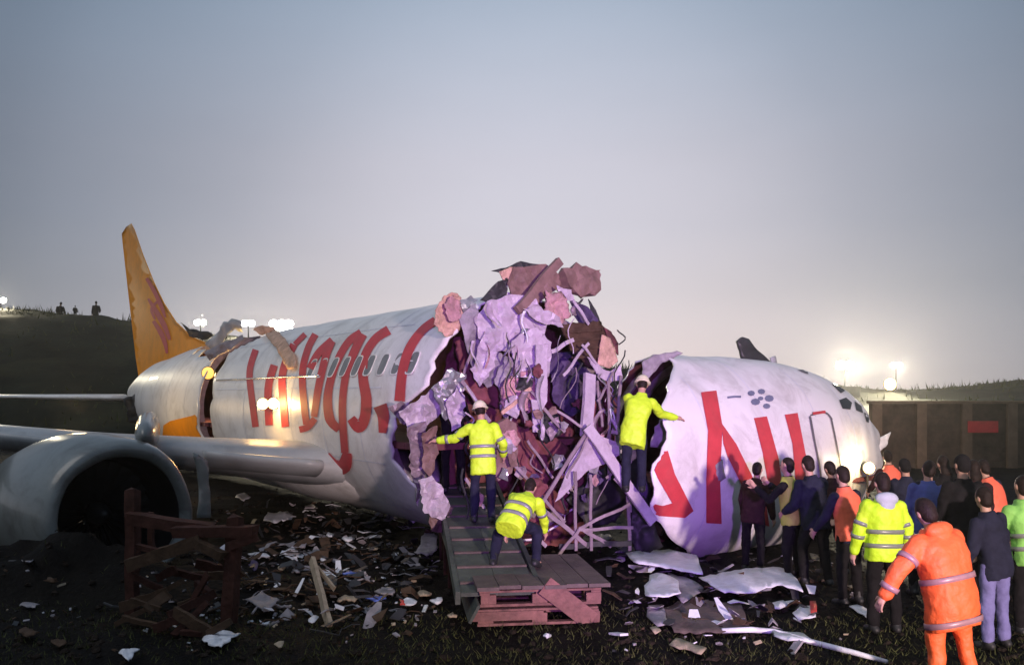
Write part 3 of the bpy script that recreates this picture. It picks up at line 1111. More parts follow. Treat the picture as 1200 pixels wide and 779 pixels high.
# grey oval panel behind the rescuer, tilted seats and sheets low down
wp([(576, 500), (592, 490), (603, 496), (605, 530), (598, 554), (582, 563), (572, 545)], .45, 'brown', .04, 'seat_back', 6, .4, .09)
wp([(690, 504), (736, 524), (716, 540), (690, 550), (668, 572), (650, 588), (668, 542)], .75, 'sheet', .06, 'torn_panel', 6, .8, .012)
wp([(640, 480), (656, 488), (662, 505), (640, 520), (628, 505)], .1, 'black', .06, 'torn_panel', 6, 1, .02)
wp([(664, 586), (694, 556), (716, 546), (736, 590), (722, 612), (690, 620)], .1, 'black', .12, 'torn_panel', 7, 1, .02)
wp([(670, 470), (692, 462), (712, 480), (724, 500), (716, 536), (694, 500)], .0, 'inner', .14, 'side_lining', 6, 2, .02)
# crumpled skin and lining along the torn left edge
for k, (poly, m_, off, amp) in enumerate([
    ([(466, 482), (490, 468), (506, 455), (530, 440), (546, 452), (522, 478), (500, 498), (484, 508)], 'sheet', -.2, .17),
    ([(505, 455), (528, 432), (545, 440), (540, 470), (522, 492), (512, 470)], 'metal', .1, .15),
    ([(478, 500), (498, 494), (504, 520), (498, 560), (490, 592), (482, 556)], 'frame', .0, .15),
    ([(494, 505), (512, 498), (514, 530), (506, 560), (496, 548)], 'brown', .2, .15),
    ([(490, 562), (506, 556), (527, 592), (521, 612), (497, 602)], 'sheet', .5, .14),
    ([(500, 590), (530, 596), (528, 620), (506, 622)], 'brown', .3, .16),
    ([(452, 476), (470, 470), (492, 486), (484, 500), (468, 494)], 'frame', -.5, .12),
    ([(512, 360), (520, 346), (538, 343), (546, 360), (540, 386), (522, 394), (509, 380)], 'peach', .0, .12),
    ([(520, 356), (532, 346), (542, 352), (538, 374), (526, 376)], 'pink', .1, .12),
    ([(540, 352), (552, 346), (560, 352), (550, 364), (542, 372)], 'metal', .05, .08),
    ([(522, 470), (538, 450), (546, 470), (540, 500), (528, 505)], 'sheet', .15, .14)]):
    wp(poly, off, m_, amp, 'torn_skin' if k < 7 else 'insulation_batt', 5, 2.2, .012, 3, k)
# struts, stringers, frames (picture ends, metres of width, distance ahead of the break plane)
def strut(x0, y0, x1, y1, w, o0, o1, m_='frame', flat=.35, name='strut', bend=.012):
    a, b = brk(o0)(x0, y0), brk(o1)(x1, y1)
    mb = MB()
    t = (b - a).normalized()
    u = t.cross(A).normalized()
    v_ = u.cross(t).normalized()
    rings = []
    ph = (x0 * 13 + y1 * 7) % 6
    for i in range(7):
        q = a.lerp(b, i / 6) + (u * math.sin(i * 1.1 + ph) + v_ * math.cos(i * .9 + ph)) * bend * (0 if i in (0, 6) else 1)
        hw, hd = w / 2 * .8, w / 2 * flat * .8
        rings.append([q + u * hw + v_ * hd, q - u * hw + v_ * hd, q - u * hw - v_ * hd, q + u * hw - v_ * hd])
    mb.loft(rings)
    return part(mb, name, M[m_], plane1)
for a in [(690, 503, 624, 606, .07, .8, .8), (688, 500, 766, 612, .22, .85, 1.3, 'sheet', .2), (603, 545, 662, 612, .06, .6, .6), (541, 446, 574, 494, .07, .3, .35),
          (588, 484, 622, 455, .07, .6, .5, 'peach'), (691, 438, 687, 512, .26, .45, .6, 'sheet', .3), (713, 446, 714, 562, .06, .6, .7), (728, 440, 722, 520, .07, .5, .6),
          (736, 470, 739, 600, .05, .7, .8), (700, 446, 706, 500, .05, .5, .6), (674, 552, 675, 645, .06, .9, .9), (692, 556, 693, 645, .06, .9, .95),
          (735, 540, 738, 645, .07, 1.0, 1.0), (678, 620, 738, 590, .06, .95, 1.1), (678, 620, 742, 618, .06, .95, 1.1), (680, 618, 716, 640, .07, .95, 1.0),
          (680, 618, 655, 650, .06, .95, .9), (632, 474, 662, 506, .06, .5, .6), (650, 480, 690, 505, .05, .4, .7), (716, 506, 742, 512, .07, .8, .9),
          (710, 560, 740, 540, .05, .8, .9), (660, 440, 690, 402, .06, .4, .4, 'sheet'), (682, 404, 704, 432, .05, .5, .4, 'sheet'), (646, 412, 672, 398, .08, .4, .4, 'sheet'),
          (672, 352, 690, 380, .06, .35, .3, 'sheet'), (606, 364, 656, 306, .17, .35, .25, 'brown', .6), (720, 560, 760, 610, .06, 1.0, 1.2), (640, 600, 690, 640, .08, .9, .9),
          (556, 400, 540, 450, .05, .25, .1), (664, 560, 690, 510, .04, .9, .85), (700, 470, 716, 446, .05, .55, .6), (724, 520, 740, 480, .04, .7, .7),
          (618, 516, 648, 560, .05, .3, .4), (596, 600, 640, 640, .07, .5, .7), (545, 560, 570, 600, .06, .3, .4), (655, 640, 740, 636, .10, .8, 1.1, 'dark')]:
    strut(*a)
# hanging torn ribbons
rw = random.Random(41)
for k in range(46):
    x, y = rw.uniform(548, 720), rw.uniform(350, 500)
    if x > 690 and y < 420 or (x < 596 and y > 400) or (642 < x < 700 and y > 395): continue
    o = rw.uniform(.25, .8)
    L = rw.uniform(18, 62)
    dx = rw.gauss(0, 7)
    w = rw.uniform(.02, .06)
    ph = rw.uniform(0, 6)
    rings = []
    for i in range(9):
        t = i / 8
        q = brk(o + .08 * math.sin(t * 5 + ph))(x + dx * t + 3 * math.sin(t * 6 + ph), y + L * t)
        a = ph + t * rw.uniform(.6, 1.4)
        u = (S * math.cos(a) + A * math.sin(a)) * w * (1 - .5 * t * rw.random())
        rings.append([q + u, q + u + A * .006, q - u + A * .006, q - u])
    mb = MB()
    mb.loft(rings)
    part(mb, 'hanging_strip', M[rw.choice(['sheet', 'sheet', 'frame', 'pink', 'greysheet', 'metal', 'plastic'])], plane1, True)
# hanging wires
rw = random.Random(3)
for k in range(34):
    x, y = rw.uniform(545, 735), rw.uniform(360, 560)
    if 535 < x < 596 and 405 < y < 490 and k % 3: continue
    o = rw.uniform(.2, .8)
    L = rw.uniform(15, 60)
    dx = rw.uniform(-14, 14)
    pts = [brk(o)(x + dx * t + 5 * math.sin(t * 5 + k), y + L * t) for t in [i / 6 for i in range(7)]]
    mb = MB()
    mb.tube(pts, rw.choice([.008, .012, .016]), 5)
    part(mb, 'wire', M[rw.choice(['frame', 'dark', 'sheet', 'black'])], plane1)
# small torn scraps of lining
for k in range(46):
    x, y = rw.gauss(625, 55), rw.gauss(470, 90)
    if not (548 < x < 706 and 385 < y < 610) or (x < 596 and 410 < y < 490) or (645 < x < 698 and 405 < y < 480): continue
    r_ = rw.uniform(4, 12)
    n = rw.randint(5, 7)
    poly = [(x + r_ * rw.uniform(.5, 1.3) * math.cos(2 * math.pi * i / n), y + r_ * rw.uniform(.5, 1.5) * math.sin(2 * math.pi * i / n)) for i in range(n)]
    wp(poly, rw.uniform(.2, .7), rw.choice(['sheet', 'greysheet', 'pink', 'brown', 'frame', 'violet', 'dark', 'inner', 'metal']), .12, 'torn_scrap', 4, 1, .01, 3, k)

# ------------------------------------------------------------------ aircraft: nose section
TF = R(55)
FD = Vector((math.sin(TF), math.cos(TF), 0))
FN = Vector((FD.y, -FD.x, 0))                 # starboard, toward the camera
F0 = Vector((2.7, 16.5, 1.36))
nose = empty('aircraft_nose_section', (F0 + FD * 3).to_3d(), label='white broken off nose section with red letter bars and a door outline', cat='aircraft wreck')
nose.location.z = -.3
NP = [(-2.3, 1.88, 1.95, -1.95), (2.2, 1.88, 1.93, -1.92), (3.3, 1.81, 1.84, -1.88), (4.1, 1.66, 1.70, -1.76), (4.7, 1.46, 1.52, -1.55), (5.1, 1.27, 1.33, -1.32), (5.4, 1.08, 1.08, -1.1), (5.6, .84, .78, -.85), (5.72, .5, .45, -.5), (5.76, .15, .1, -.15)]
def npt(t, th, k=1.0):
    for (a, wa, ua, da), (b, wb, ub, db) in zip(NP, NP[1:]):
        if a <= t <= b + 1e-6:
            q = (t - a) / (b - a)
            w, u, d = wa + (wb - wa) * q, ua + (ub - ua) * q, da + (db - da) * q
            break
    c = math.cos(th)
    return F0 + FD * t + FN * (w * k * math.sin(th)) + Vector((0, 0, (u if c > 0 else -d) * c * k))
NRIM = [(0, -.1), (25, -.35), (45, -1.05), (60, -1.5), (75, -1.55), (90, -1.95), (112, -1.8), (130, -1.0), (150, .05), (180, .3), (230, .5), (300, .4), (360, -.1)]
mb = MB()
rings = []
for i in range(57):
    q = i / 56
    row = []
    for j in range(NT):
        th = 2 * math.pi * j / NT
        t0 = lerp_tab(NRIM, math.degrees(th)) + .10 * N((j * .4, 1, 5), 1, 3)
        t = t0 + (5.76 - t0) * q
        p = npt(t, th)
        nn = (p - (F0 + FD * t)).normalized()
        p += nn * (.03 * N((t * .8, th * 2, 3), 1, 3) + .05 * N((t * 1.5, th * 3, 6), 1, 3) * math.exp(-max(0, t - t0) * .9))
        # crushed nose
        if t > 4.7:
            p += Vector((N(p, 1.3, 3), N(p + Vector((3, 0, 0)), 1.3, 3), N(p + Vector((0, 5, 0)), 1.3, 3))) * .2 * (t - 4.7)
        row.append(p)
    rings.append(row)
mb.loft(rings, True, True)
mb.f = [f for f in mb.f if len(f) == 4 or (sum((mb.v[i] for i in f), Vector()) / len(f) - F0).dot(FD) > 3]
mb.m = [0] * len(mb.f)
nbvh = BVHTree.FromPolygons(mb.v, mb.f)
nsk = part(mb, 'skin', [M['white'], M['inner']], nose, True)
solid(nsk, .035, -1, 1)
for poly in ([(758, 532), (782, 528), (790, 555), (812, 598), (802, 606), (772, 604), (748, 594), (741, 581), (758, 588), (776, 592), (787, 589), (770, 560)],
             [(821, 460), (839, 458), (846, 500), (843, 560), (845, 613), (827, 612), (827, 560), (829, 505)],
             [(845, 496), (862, 520), (880, 556), (897, 588), (901, 616), (884, 610), (872, 575), (852, 535), (847, 520)],
             [(883, 490), (898, 488), (912, 538), (918, 580), (901, 575), (893, 530)],
             [(919, 486), (934, 484), (944, 535), (947, 580), (933, 578), (928, 520)]):
    decal(poly, nbvh, nose, 'letter', M['red'], 4.5, .016)
# small emblem of blots
em = None
for (x, y, r_) in ((880, 461, 4), (892, 459, 4), (901, 467, 5), (898, 476, 4), (885, 471, 5), (891, 467, 3)):
    decal([(x + r_ * math.cos(a) * 1.1, y + r_ * .8 * math.sin(a)) for a in [2 * math.pi * k / 8 for k in range(8)]], nbvh, nose, 'emblem_petal', M['logo'], 2.5, .01)
decal(stroke([(852, 466), (860, 465), (868, 465)], 2), nbvh, nose, 'emblem_stroke', M['logo'], 2.5, .01)
# door, its seam and the red sill at its top
door = decal([(950, 489), (966, 487), (973, 500), (981, 540), (984, 578), (963, 582), (957, 530)], nbvh, nose, 'door', M['white'], 4, .02)
for s_ in ([(949, 487), (966, 484), (974, 492)], [(948, 488), (952, 510), (959, 545), (964, 584)], [(973, 491), (979, 520), (984, 550), (986, 580)]):
    o = decal(stroke(s_, 1.5), nbvh, nose, 'door_seam', M['seam'], 2.5, .026)
decal(stroke([(951, 485), (966, 483)], 2.5), nbvh, nose, 'door_seam', M['red'], 2.5, .03)
# cockpit windows
for poly in ([(983, 469), (991, 466), (998, 472), (996, 480), (987, 479)], [(1001, 470), (1009, 476), (1011, 484), (1003, 481)], [(974, 450), (980, 447), (990, 458), (985, 461)], [(1012, 483), (1019, 488), (1022, 498), (1015, 494)]):
    decal(poly, nbvh, nose, 'cockpit_window', M['dark'], 2.5, .012)
for poly in ([(928, 431), (940, 429), (950, 434), (956, 441), (944, 438)], [(772, 421), (782, 414), (794, 411), (790, 418), (778, 428)], [(968, 441), (976, 443), (986, 455), (980, 456)]):
    decal(poly, nbvh, nose, 'scorched_patch', M['seam'], 3, .012)
# faint skin joints
for a_ in (-.6, .9, 2.4, 3.6):
    mb = MB()
    rings = []
    for k in range(60):
        th = R(-10 + k * 2.4)
        t_ = a_
        if t_ < lerp_tab(NRIM, max(0, math.degrees(th))) + .2: continue
        ax = F0 + FD * t_
        dirn = (npt(t_, th) - ax).normalized()
        h = nbvh.ray_cast(ax + dirn * 3.2, -dirn, 3)
        if h[0] is None: continue
        rings.append([h[0] + dirn * .005, h[0] + dirn * .005 + FD * .022])
    mb.loft(rings, False, False)
    part(mb, 'skin_joint', M['plastic'], nose)
# bent blade of skin standing on the crown
def nface(x, y):
    return plane_hit(x, y, F0 + FD * 3.0 + Vector((0, 0, 2)), FN)
surf_panel([(864, 399), (869, 395), (876, 398), (886, 410), (898, 420), (909, 432), (905, 435), (888, 427), (869, 420)], nface, 'torn_blade', 'dark', nose, 4, .5, .05, thick=.07)
surf_panel([(903, 419), (908, 417), (910, 426), (906, 430)], nface, 'torn_blade', 'grey', nose, 3, .4, .03, thick=.05)
# torn hole and dark frames at the open end
surf_panel([(762, 522), (772, 492), (790, 478), (806, 486), (813, 508), (806, 526), (786, 530)], lambda x, y: P(x, y, 14.75 + (x - 760) * .004), 'torn_skin', 'greysheet', nose, 5, 1.6, .13, 3, .015)
surf_panel([(790, 474), (799, 478), (814, 500), (818, 514), (806, 522), (808, 506)], lambda x, y: P(x, y, 14.7), 'torn_skin', 'dark', nose, 4, .8, .06, 3, .02)
surf_panel([(752, 424), (764, 416), (792, 410), (800, 413), (776, 424), (762, 440), (752, 452)], lambda x, y: P(x, y, 15.9), 'torn_skin', 'greysheet', nose, 4, .8, .08, 3, .02)
surf_panel([(742, 588), (756, 580), (764, 600), (776, 640), (752, 652), (736, 632)], lambda x, y: P(x, y, 14.5), 'cargo_lining', 'black', nose, 5, 1.2, .16, 2, .03)
surf_panel([(735, 520), (750, 530), (760, 560), (764, 590), (744, 590), (732, 560)], lambda x, y: P(x, y, 15.0), 'torn_skin', 'violet', nose, 5, 1.2, .12, 2, .02)
surf_panel([(838, 545), (846, 538), (850, 560), (842, 566)], lambda x, y: nbvh.ray_cast(ORI, ray(x, y))[0] or P(x, y, 15), 'scuffed_skin', 'greysheet', nose, 3, .5, .02, 3, .02)
for th0, th1, t_ in ((200, 340, .45), (210, 350, 1.0)):
    mb = MB()
    rings = []
    for i in range(30):
        th = R(th0 + (th1 - th0) * i / 29)
        p0, p1 = npt(t_, th, .975), npt(t_, th, .9)
        rings.append([p0 + FD * .03, p1 + FD * .03, p1 - FD * .03, p0 - FD * .03])
    mb.loft(rings)
    part(mb, 'ring_frame', M['frame'], nose)
mb = MB()
for i in range(6):
    mb.box(F0 + FD * (.2 + i * .9) + Vector((0, 0, -.45)), .449, 1.7, .04, Matrix((FD, FN, Vector((0, 0, 1)))).transposed())
part(mb, 'cabin_floor', M['inner'], nose)
# pale shard beyond the nose
surf_panel([(1024, 522), (1032, 512), (1044, 506), (1040, 520), (1030, 530)], lambda x, y: P(x, y, 21), 'skin_shard', 'white', None, 3, .5, .05, thick=.03, loc=P(1030, 540, 21), label='pale shard of skin poking up beside the crushed nose', cat='wreckage')

# ------------------------------------------------------------------ pallets, ramp
RU = Vector((.991, .132, 0)); RV = Vector((-.132, .991, 0)); UP = Vector((0, 0, 1))
RM = Matrix((RU, RV, UP)).transposed()
O0 = P(559, 735, 9.8); O0.z = gz(O0.x, O0.y)
def RL(u, v, z):
    return O0 + RU * u + RV * v + UP * z
def pallet(u0, v0, z0, label, tilt=0, w=1.38, d=1.2):
    t = empty('wooden_pallet', RL(u0 + w / 2, v0 + d / 2, z0), label=label, cat='pallet', group='wooden pallets stacked under the deck')
    rn = random.Random(int(z0 * 100) + 3)
    for k in range(3):
        mb = MB()
        mb.box(RL(u0 + w / 2 + rn.uniform(-.02, .02), v0 + .05 + k * (d - .1) / 2, z0 + .02), w / 2, .05, .014, RM)
        part(mb, 'bottom_board', M['pallet'], t)
        for q in range(3):
            mb = MB()
            mb.box(RL(u0 + .09 + q * (w - .18) / 2 + rn.uniform(-.015, .015), v0 + .055 + k * (d - .11) / 2 + rn.uniform(-.008, .008), z0 + .085), .085, .052, .050, RM)
            part(mb, 'block', M['pallet'], t)
    for q in range(3):
        mb = MB()
        mb.box(RL(u0 + .06 + q * (w - .12) / 2, v0 + d / 2, z0 + .148), .055, d / 2, .012, RM)
        part(mb, 'stringer_board', M['pallet'], t)
    for k in range(7):
        mb = MB()
        mb.box(RL(u0 + w / 2 + rn.uniform(-.02, .02), v0 + .05 + k * (d - .1) / 6, z0 + .174 + rn.uniform(0, .006)), w / 2, .055, .0115, RM)
        part(mb, 'deck_board', M['pallet'], t)
    return t
pallet(0, 0, .02, 'bottom pallet of the reddish stack on the mud')
pallet(.03, .03, .225, 'upper pallet of the reddish stack on the mud')
mb = MB()
mb.box(RL(.30, -.015, .14), .36, .012, .05, RM)
single(mb, 'loose_board', [M['pallet']], RL(.3, -.015, .09), label='loose reddish board leaning on the front of the pallets', cat='board')
mb = MB()
mb.box(RL(1.02, -.03, .26), .34, .013, .11, RM @ Matrix.Rotation(R(38), 3, 'Y'))
single(mb, 'loose_board', [M['pallet']], RL(1.02, -.03, .15), label='short board nailed slantwise across the front of the pallets', cat='board')
# deck boards laid on the pallets
dk = empty('plank_deck', RL(.7, 1.1, .43), label='dark plank deck on the pallets where a rescuer crouches', cat='deck')
for k in range(6):
    mb = MB()
    mb.box(RL(.12 + k * .252, .86 + .03 * ((k * 5) % 3), .447 + .004 * (k % 2)), .122, .92, .021, RM)
    part(mb, 'plank', M['deck'], dk)
# long ramp panel rising to the break on the left
rp = empty('loading_ramp', RL(-.2, 1.5, .3), label='long dark green ramp board sloping up to the broken fuselage', cat='ramp')
def rampM():
    a = RL(-.16, .1, .36); b = RL(-.16, 4.6, 1.12)
    v_ = (b - a).normalized()
    n_ = RU.cross(v_).normalized()
    return a, b, v_, n_
ra, rb, rv, rn_ = rampM()
Mr = Matrix((RU, rv, rn_)).transposed()
L = (rb - ra).length
for k in range(2):
    mb = MB()
    mb.box(ra.lerp(rb, .5) + RU * (.20 + k * .43) , .212, L / 2, .022, Mr)
    part(mb, 'ramp_board', M['green'], rp)
for u in (-.045, .895):
    mb = MB()
    mb.box(ra.lerp(rb, .5) + RU * u - rn_ * .03, .028, L / 2 + .02, .075, Mr)
    part(mb, 'side_rail', M['green'], rp)
for k in range(9):
    mb = MB()
    mb.box(ra.lerp(rb, .06 + k * .11) + RU * .42 + rn_ * .034, .42, .022, .011, Mr)
    part(mb, 'tread', M['deck'], rp)
for v in (1.9, 3.0, 4.2):
    for u in (0, .85):
        q = ra.lerp(rb, v / 4.6) + RU * u - rn_ * .1
        mb = MB()
        h = q.z - gz(q.x, q.y)
        mb.box((q.x, q.y, q.z - h / 2 - .02), .04, .04, h / 2 + .03, RM)
        part(mb, 'leg', M['redwood'], rp)
# a second board leaning along the ramp's left side, down to the mud
mb = MB()
a, b = P(556, 734, 9.7), P(517, 612, 13.3)
t = (b - a).normalized(); u = t.cross(UP).normalized(); w = u.cross(t)
mb.box(a.lerp(b, .5) + UP * .13, .11, (b - a).length / 2, .016, Matrix(((u * .45 + w * .9).normalized(), t, (w * .45 - u * .9).normalized())).transposed())
single(mb, 'leaning_board', [M['green']], a, label='long green board leaning against the left side of the ramp', cat='board')

# ------------------------------------------------------------------ broken timber frame on the left
tf = empty('timber_frame', P(215, 740, 10.2), label='broken rusty timber frame standing in front of the engine', cat='frame')
tf.location.z = gz(tf.location.x, tf.location.y)
def beam(a, b, w, name, par, m_='redwood', h=None, seed=0):
    a, b = Vector(a), Vector(b)
    mb = MB()
    t = (b - a).normalized()
    u = t.cross(Vector((.2, 1, .1))).normalized()
    v_ = u.cross(t)
    rn = random.Random(int(abs(a.x) * 1000 + abs(b.z) * 977) + seed)
    rings = []
    for i in range(6):
        q = a.lerp(b, i / 5) + (u * rn.uniform(-1, 1) + v_ * rn.uniform(-1, 1)) * w * .07
        hw, hh = w / 2 * rn.uniform(.9, 1.1), (h or w) / 2 * rn.uniform(.9, 1.1)
        rings.append([q + u * hw + v_ * hh, q - u * hw + v_ * hh, q - u * hw - v_ * hh, q + u * hw - v_ * hh])
    for k in range(4):
        rings[-1][k] += t * rn.uniform(-.025, .025)
        rings[0][k] += t * rn.uniform(-.025, .025)
    mb.loft(rings)
    return part(mb, name, M[m_], par) if par is not None else mb
D1 = 10.0
beam(P(155, 668, 10.3), P(156, 573, 10.3), .13, 'post', tf)
beam(P(154, 760, 10.3), P(155, 660, 10.3), .12, 'post', tf)
beam(P(268, 730, 9.9), P(276, 605, 9.9), .14, 'post', tf)
beam(P(150, 607, 10.2), P(252, 620, 10.0), .13, 'rail', tf)
beam(P(205, 622, 9.95), P(300, 622, 9.8), .12, 'rail', tf)
beam(P(150, 662, 10.1), P(238, 632, 9.9), .14, 'brace', tf, 'wood')
beam(P(228, 634, 9.85), P(262, 652, 9.8), .10, 'brace', tf, 'wood')
beam(P(160, 640, 10.0), P(188, 646, 10.0), .06, 'brace', tf)
beam(P(176, 600, 10.6), P(178, 650, 10.6), .06, 'brace', tf)
beam(P(268, 640, 9.8), P(302, 628, 9.8), .09, 'brace', tf)
rw = random.Random(17)
desc = ['long', 'short', 'split', 'thick', 'thin']
for k in range(22):
    x, y = rw.uniform(150, 290), rw.uniform(662, 745)
    dd = 9.2 + (745 - y) * .016
    L = rw.uniform(20, 62)
    an = rw.choice([rw.uniform(-.7, -.2), rw.uniform(-.5, .5), rw.uniform(.3, 1.1)])
    a = P(x - L / 2 * math.cos(an), y + L / 2 * math.sin(an), dd + rw.uniform(-.2, .2))
    b = P(x + L / 2 * math.cos(an), y - L / 2 * math.sin(an), dd + rw.uniform(-.2, .2))
    for q in (a, b):
        q.z = max(q.z, gz(q.x, q.y) + .04)
    mb = beam(a, b, rw.uniform(.05, .12), 'x', None, h=rw.uniform(.025, .07), seed=k)
    single(mb, 'broken_plank', [M[rw.choice(['redwood', 'redwood', 'wood'])]], a, label='broken rusty plank in the heap under the timber frame', cat='plank', group='planks heaped under the timber frame')
mb = beam(P(366, 655, 11.4), P(386, 733, 9.9), .10, 'x', None, h=.05)
single(mb, 'leaning_stake', [M['tan']], P(386, 733, 9.9), label='weathered pale stake leaning alone in the mud left of the ramp', cat='stake')
mb = beam(P(372, 665, 11.3), P(392, 690, 10.8), .05, 'x', None, h=.03)
single(mb, 'loose_stick', [M['tan']], P(392, 690, 10.8), label='thin grey stick lying against the leaning stake', cat='stick')

# ------------------------------------------------------------------ debris lying on the ground
def gd(px, py):
    """point of the ground seen at a picture position"""
    d = ray(px, py)
    t = 5.0
    p = ORI + d * t
    for _ in range(60):
        p = ORI + d * t
        e = p.z - gz(p.x, p.y)
        if abs(e) < .003: break
        t += e / max(.05, -d.z) * .7
    return p
def gpanel(poly, name, m_, label, cat, lift=.06, amp=.07, fr=2.5, thick=.012, jag=1.2, step=6, seed=0, group=None):
    o = surf_panel(poly, lambda x, y: gd(x, y) + Vector((0, 0, lift)), name, m_, None, step, jag, amp, fr, thick, seed, loc=gd(*poly[0]))
    return tag(o, label, cat, group)
gpanel([(733, 660), (760, 655), (790, 656), (816, 662), (823, 686), (792, 681), (762, 675), (742, 671)], 'fallen_panel', 'plastic', 'wide pale curved panel lying just below the nose section', 'panel', .16, .05)
gpanel([(818, 688), (868, 679), (905, 675), (926, 680), (938, 698), (941, 706), (912, 698), (880, 706), (850, 708), (834, 700)], 'fallen_panel', 'plastic', 'creased pale panel on the mud in front of the crowd', 'panel', .14, .08)
gpanel([(760, 688), (776, 686), (795, 696), (796, 712), (776, 718), (755, 714)], 'crumpled_cover', 'plastic', 'crumpled bluish white cover right of the pallet stack', 'cover', .16, .12, 3)
gpanel([(782, 676), (812, 684), (826, 696), (800, 712), (788, 700)], 'torn_sheet', 'greysheet', 'crumpled grey sheet between the two pale panels', 'sheet', .06, .10, 3)
gpanel([(774, 718), (800, 708), (868, 711), (878, 738), (845, 746), (790, 746)], 'flat_panel', 'deck', 'dark flat panel on the mud below the creased pale panel', 'panel', .05, .05)
gpanel([(760, 714), (776, 714), (784, 736), (770, 738), (758, 726)], 'torn_sheet', 'greysheet', 'small grey rag below the crumpled bluish cover', 'sheet', .05, .06, 3)
gpanel([(928, 724), (938, 716), (954, 714), (956, 728), (936, 732)], 'packet', 'plastic', 'pinkish white packet with one red end near the crowd', 'packet', .06, .04)
gpanel([(949, 714), (956, 714), (957, 727), (950, 728)], 'red_tag', 'redplastic', 'red scrap at the end of the pinkish packet', 'scrap', .10, .01)
gpanel([(903, 712), (918, 708), (924, 714), (914, 718), (904, 718)], 'scrap', 'plastic', 'small white scrap under the edge of the creased panel', 'scrap', .05, .04)
gpanel([(784, 760), (792, 752), (828, 764), (822, 771)], 'card', 'tan', 'long cream card on the grass right of centre', 'card', .04, .02)
gpanel([(995, 714), (1004, 712), (1022, 722), (1016, 728)], 'scrap', 'plastic', 'white slip near the feet of the yellow jacket', 'scrap', .04, .02)
gpanel([(762, 740), (770, 738), (775, 744), (768, 748)], 'clod', 'tan', 'round tan stone left of the cream card', 'stone', .05, .04)
mb = MB()
pts = [gd(846, 744) + UP * .05, gd(880, 744) + UP * .06, gd(908, 745) + UP * .05, gd(950, 756) + UP * .04, gd(1000, 770) + UP * .05, gd(1040, 781) + UP * .05]
mb.tube(pts, [.028, .032, .03, .03, .028, .02], 8)
single(mb, 'bent_pipe', [M['plastic']], pts[0], True, label='long bent pale pipe lying across the mud at lower right', cat='pipe')
gpanel([(906, 744), (940, 748), (956, 758), (930, 757), (908, 752)], 'torn_strip', 'plastic', 'torn white strip wrapped along the bent pipe', 'strip', .06, .05, 4)
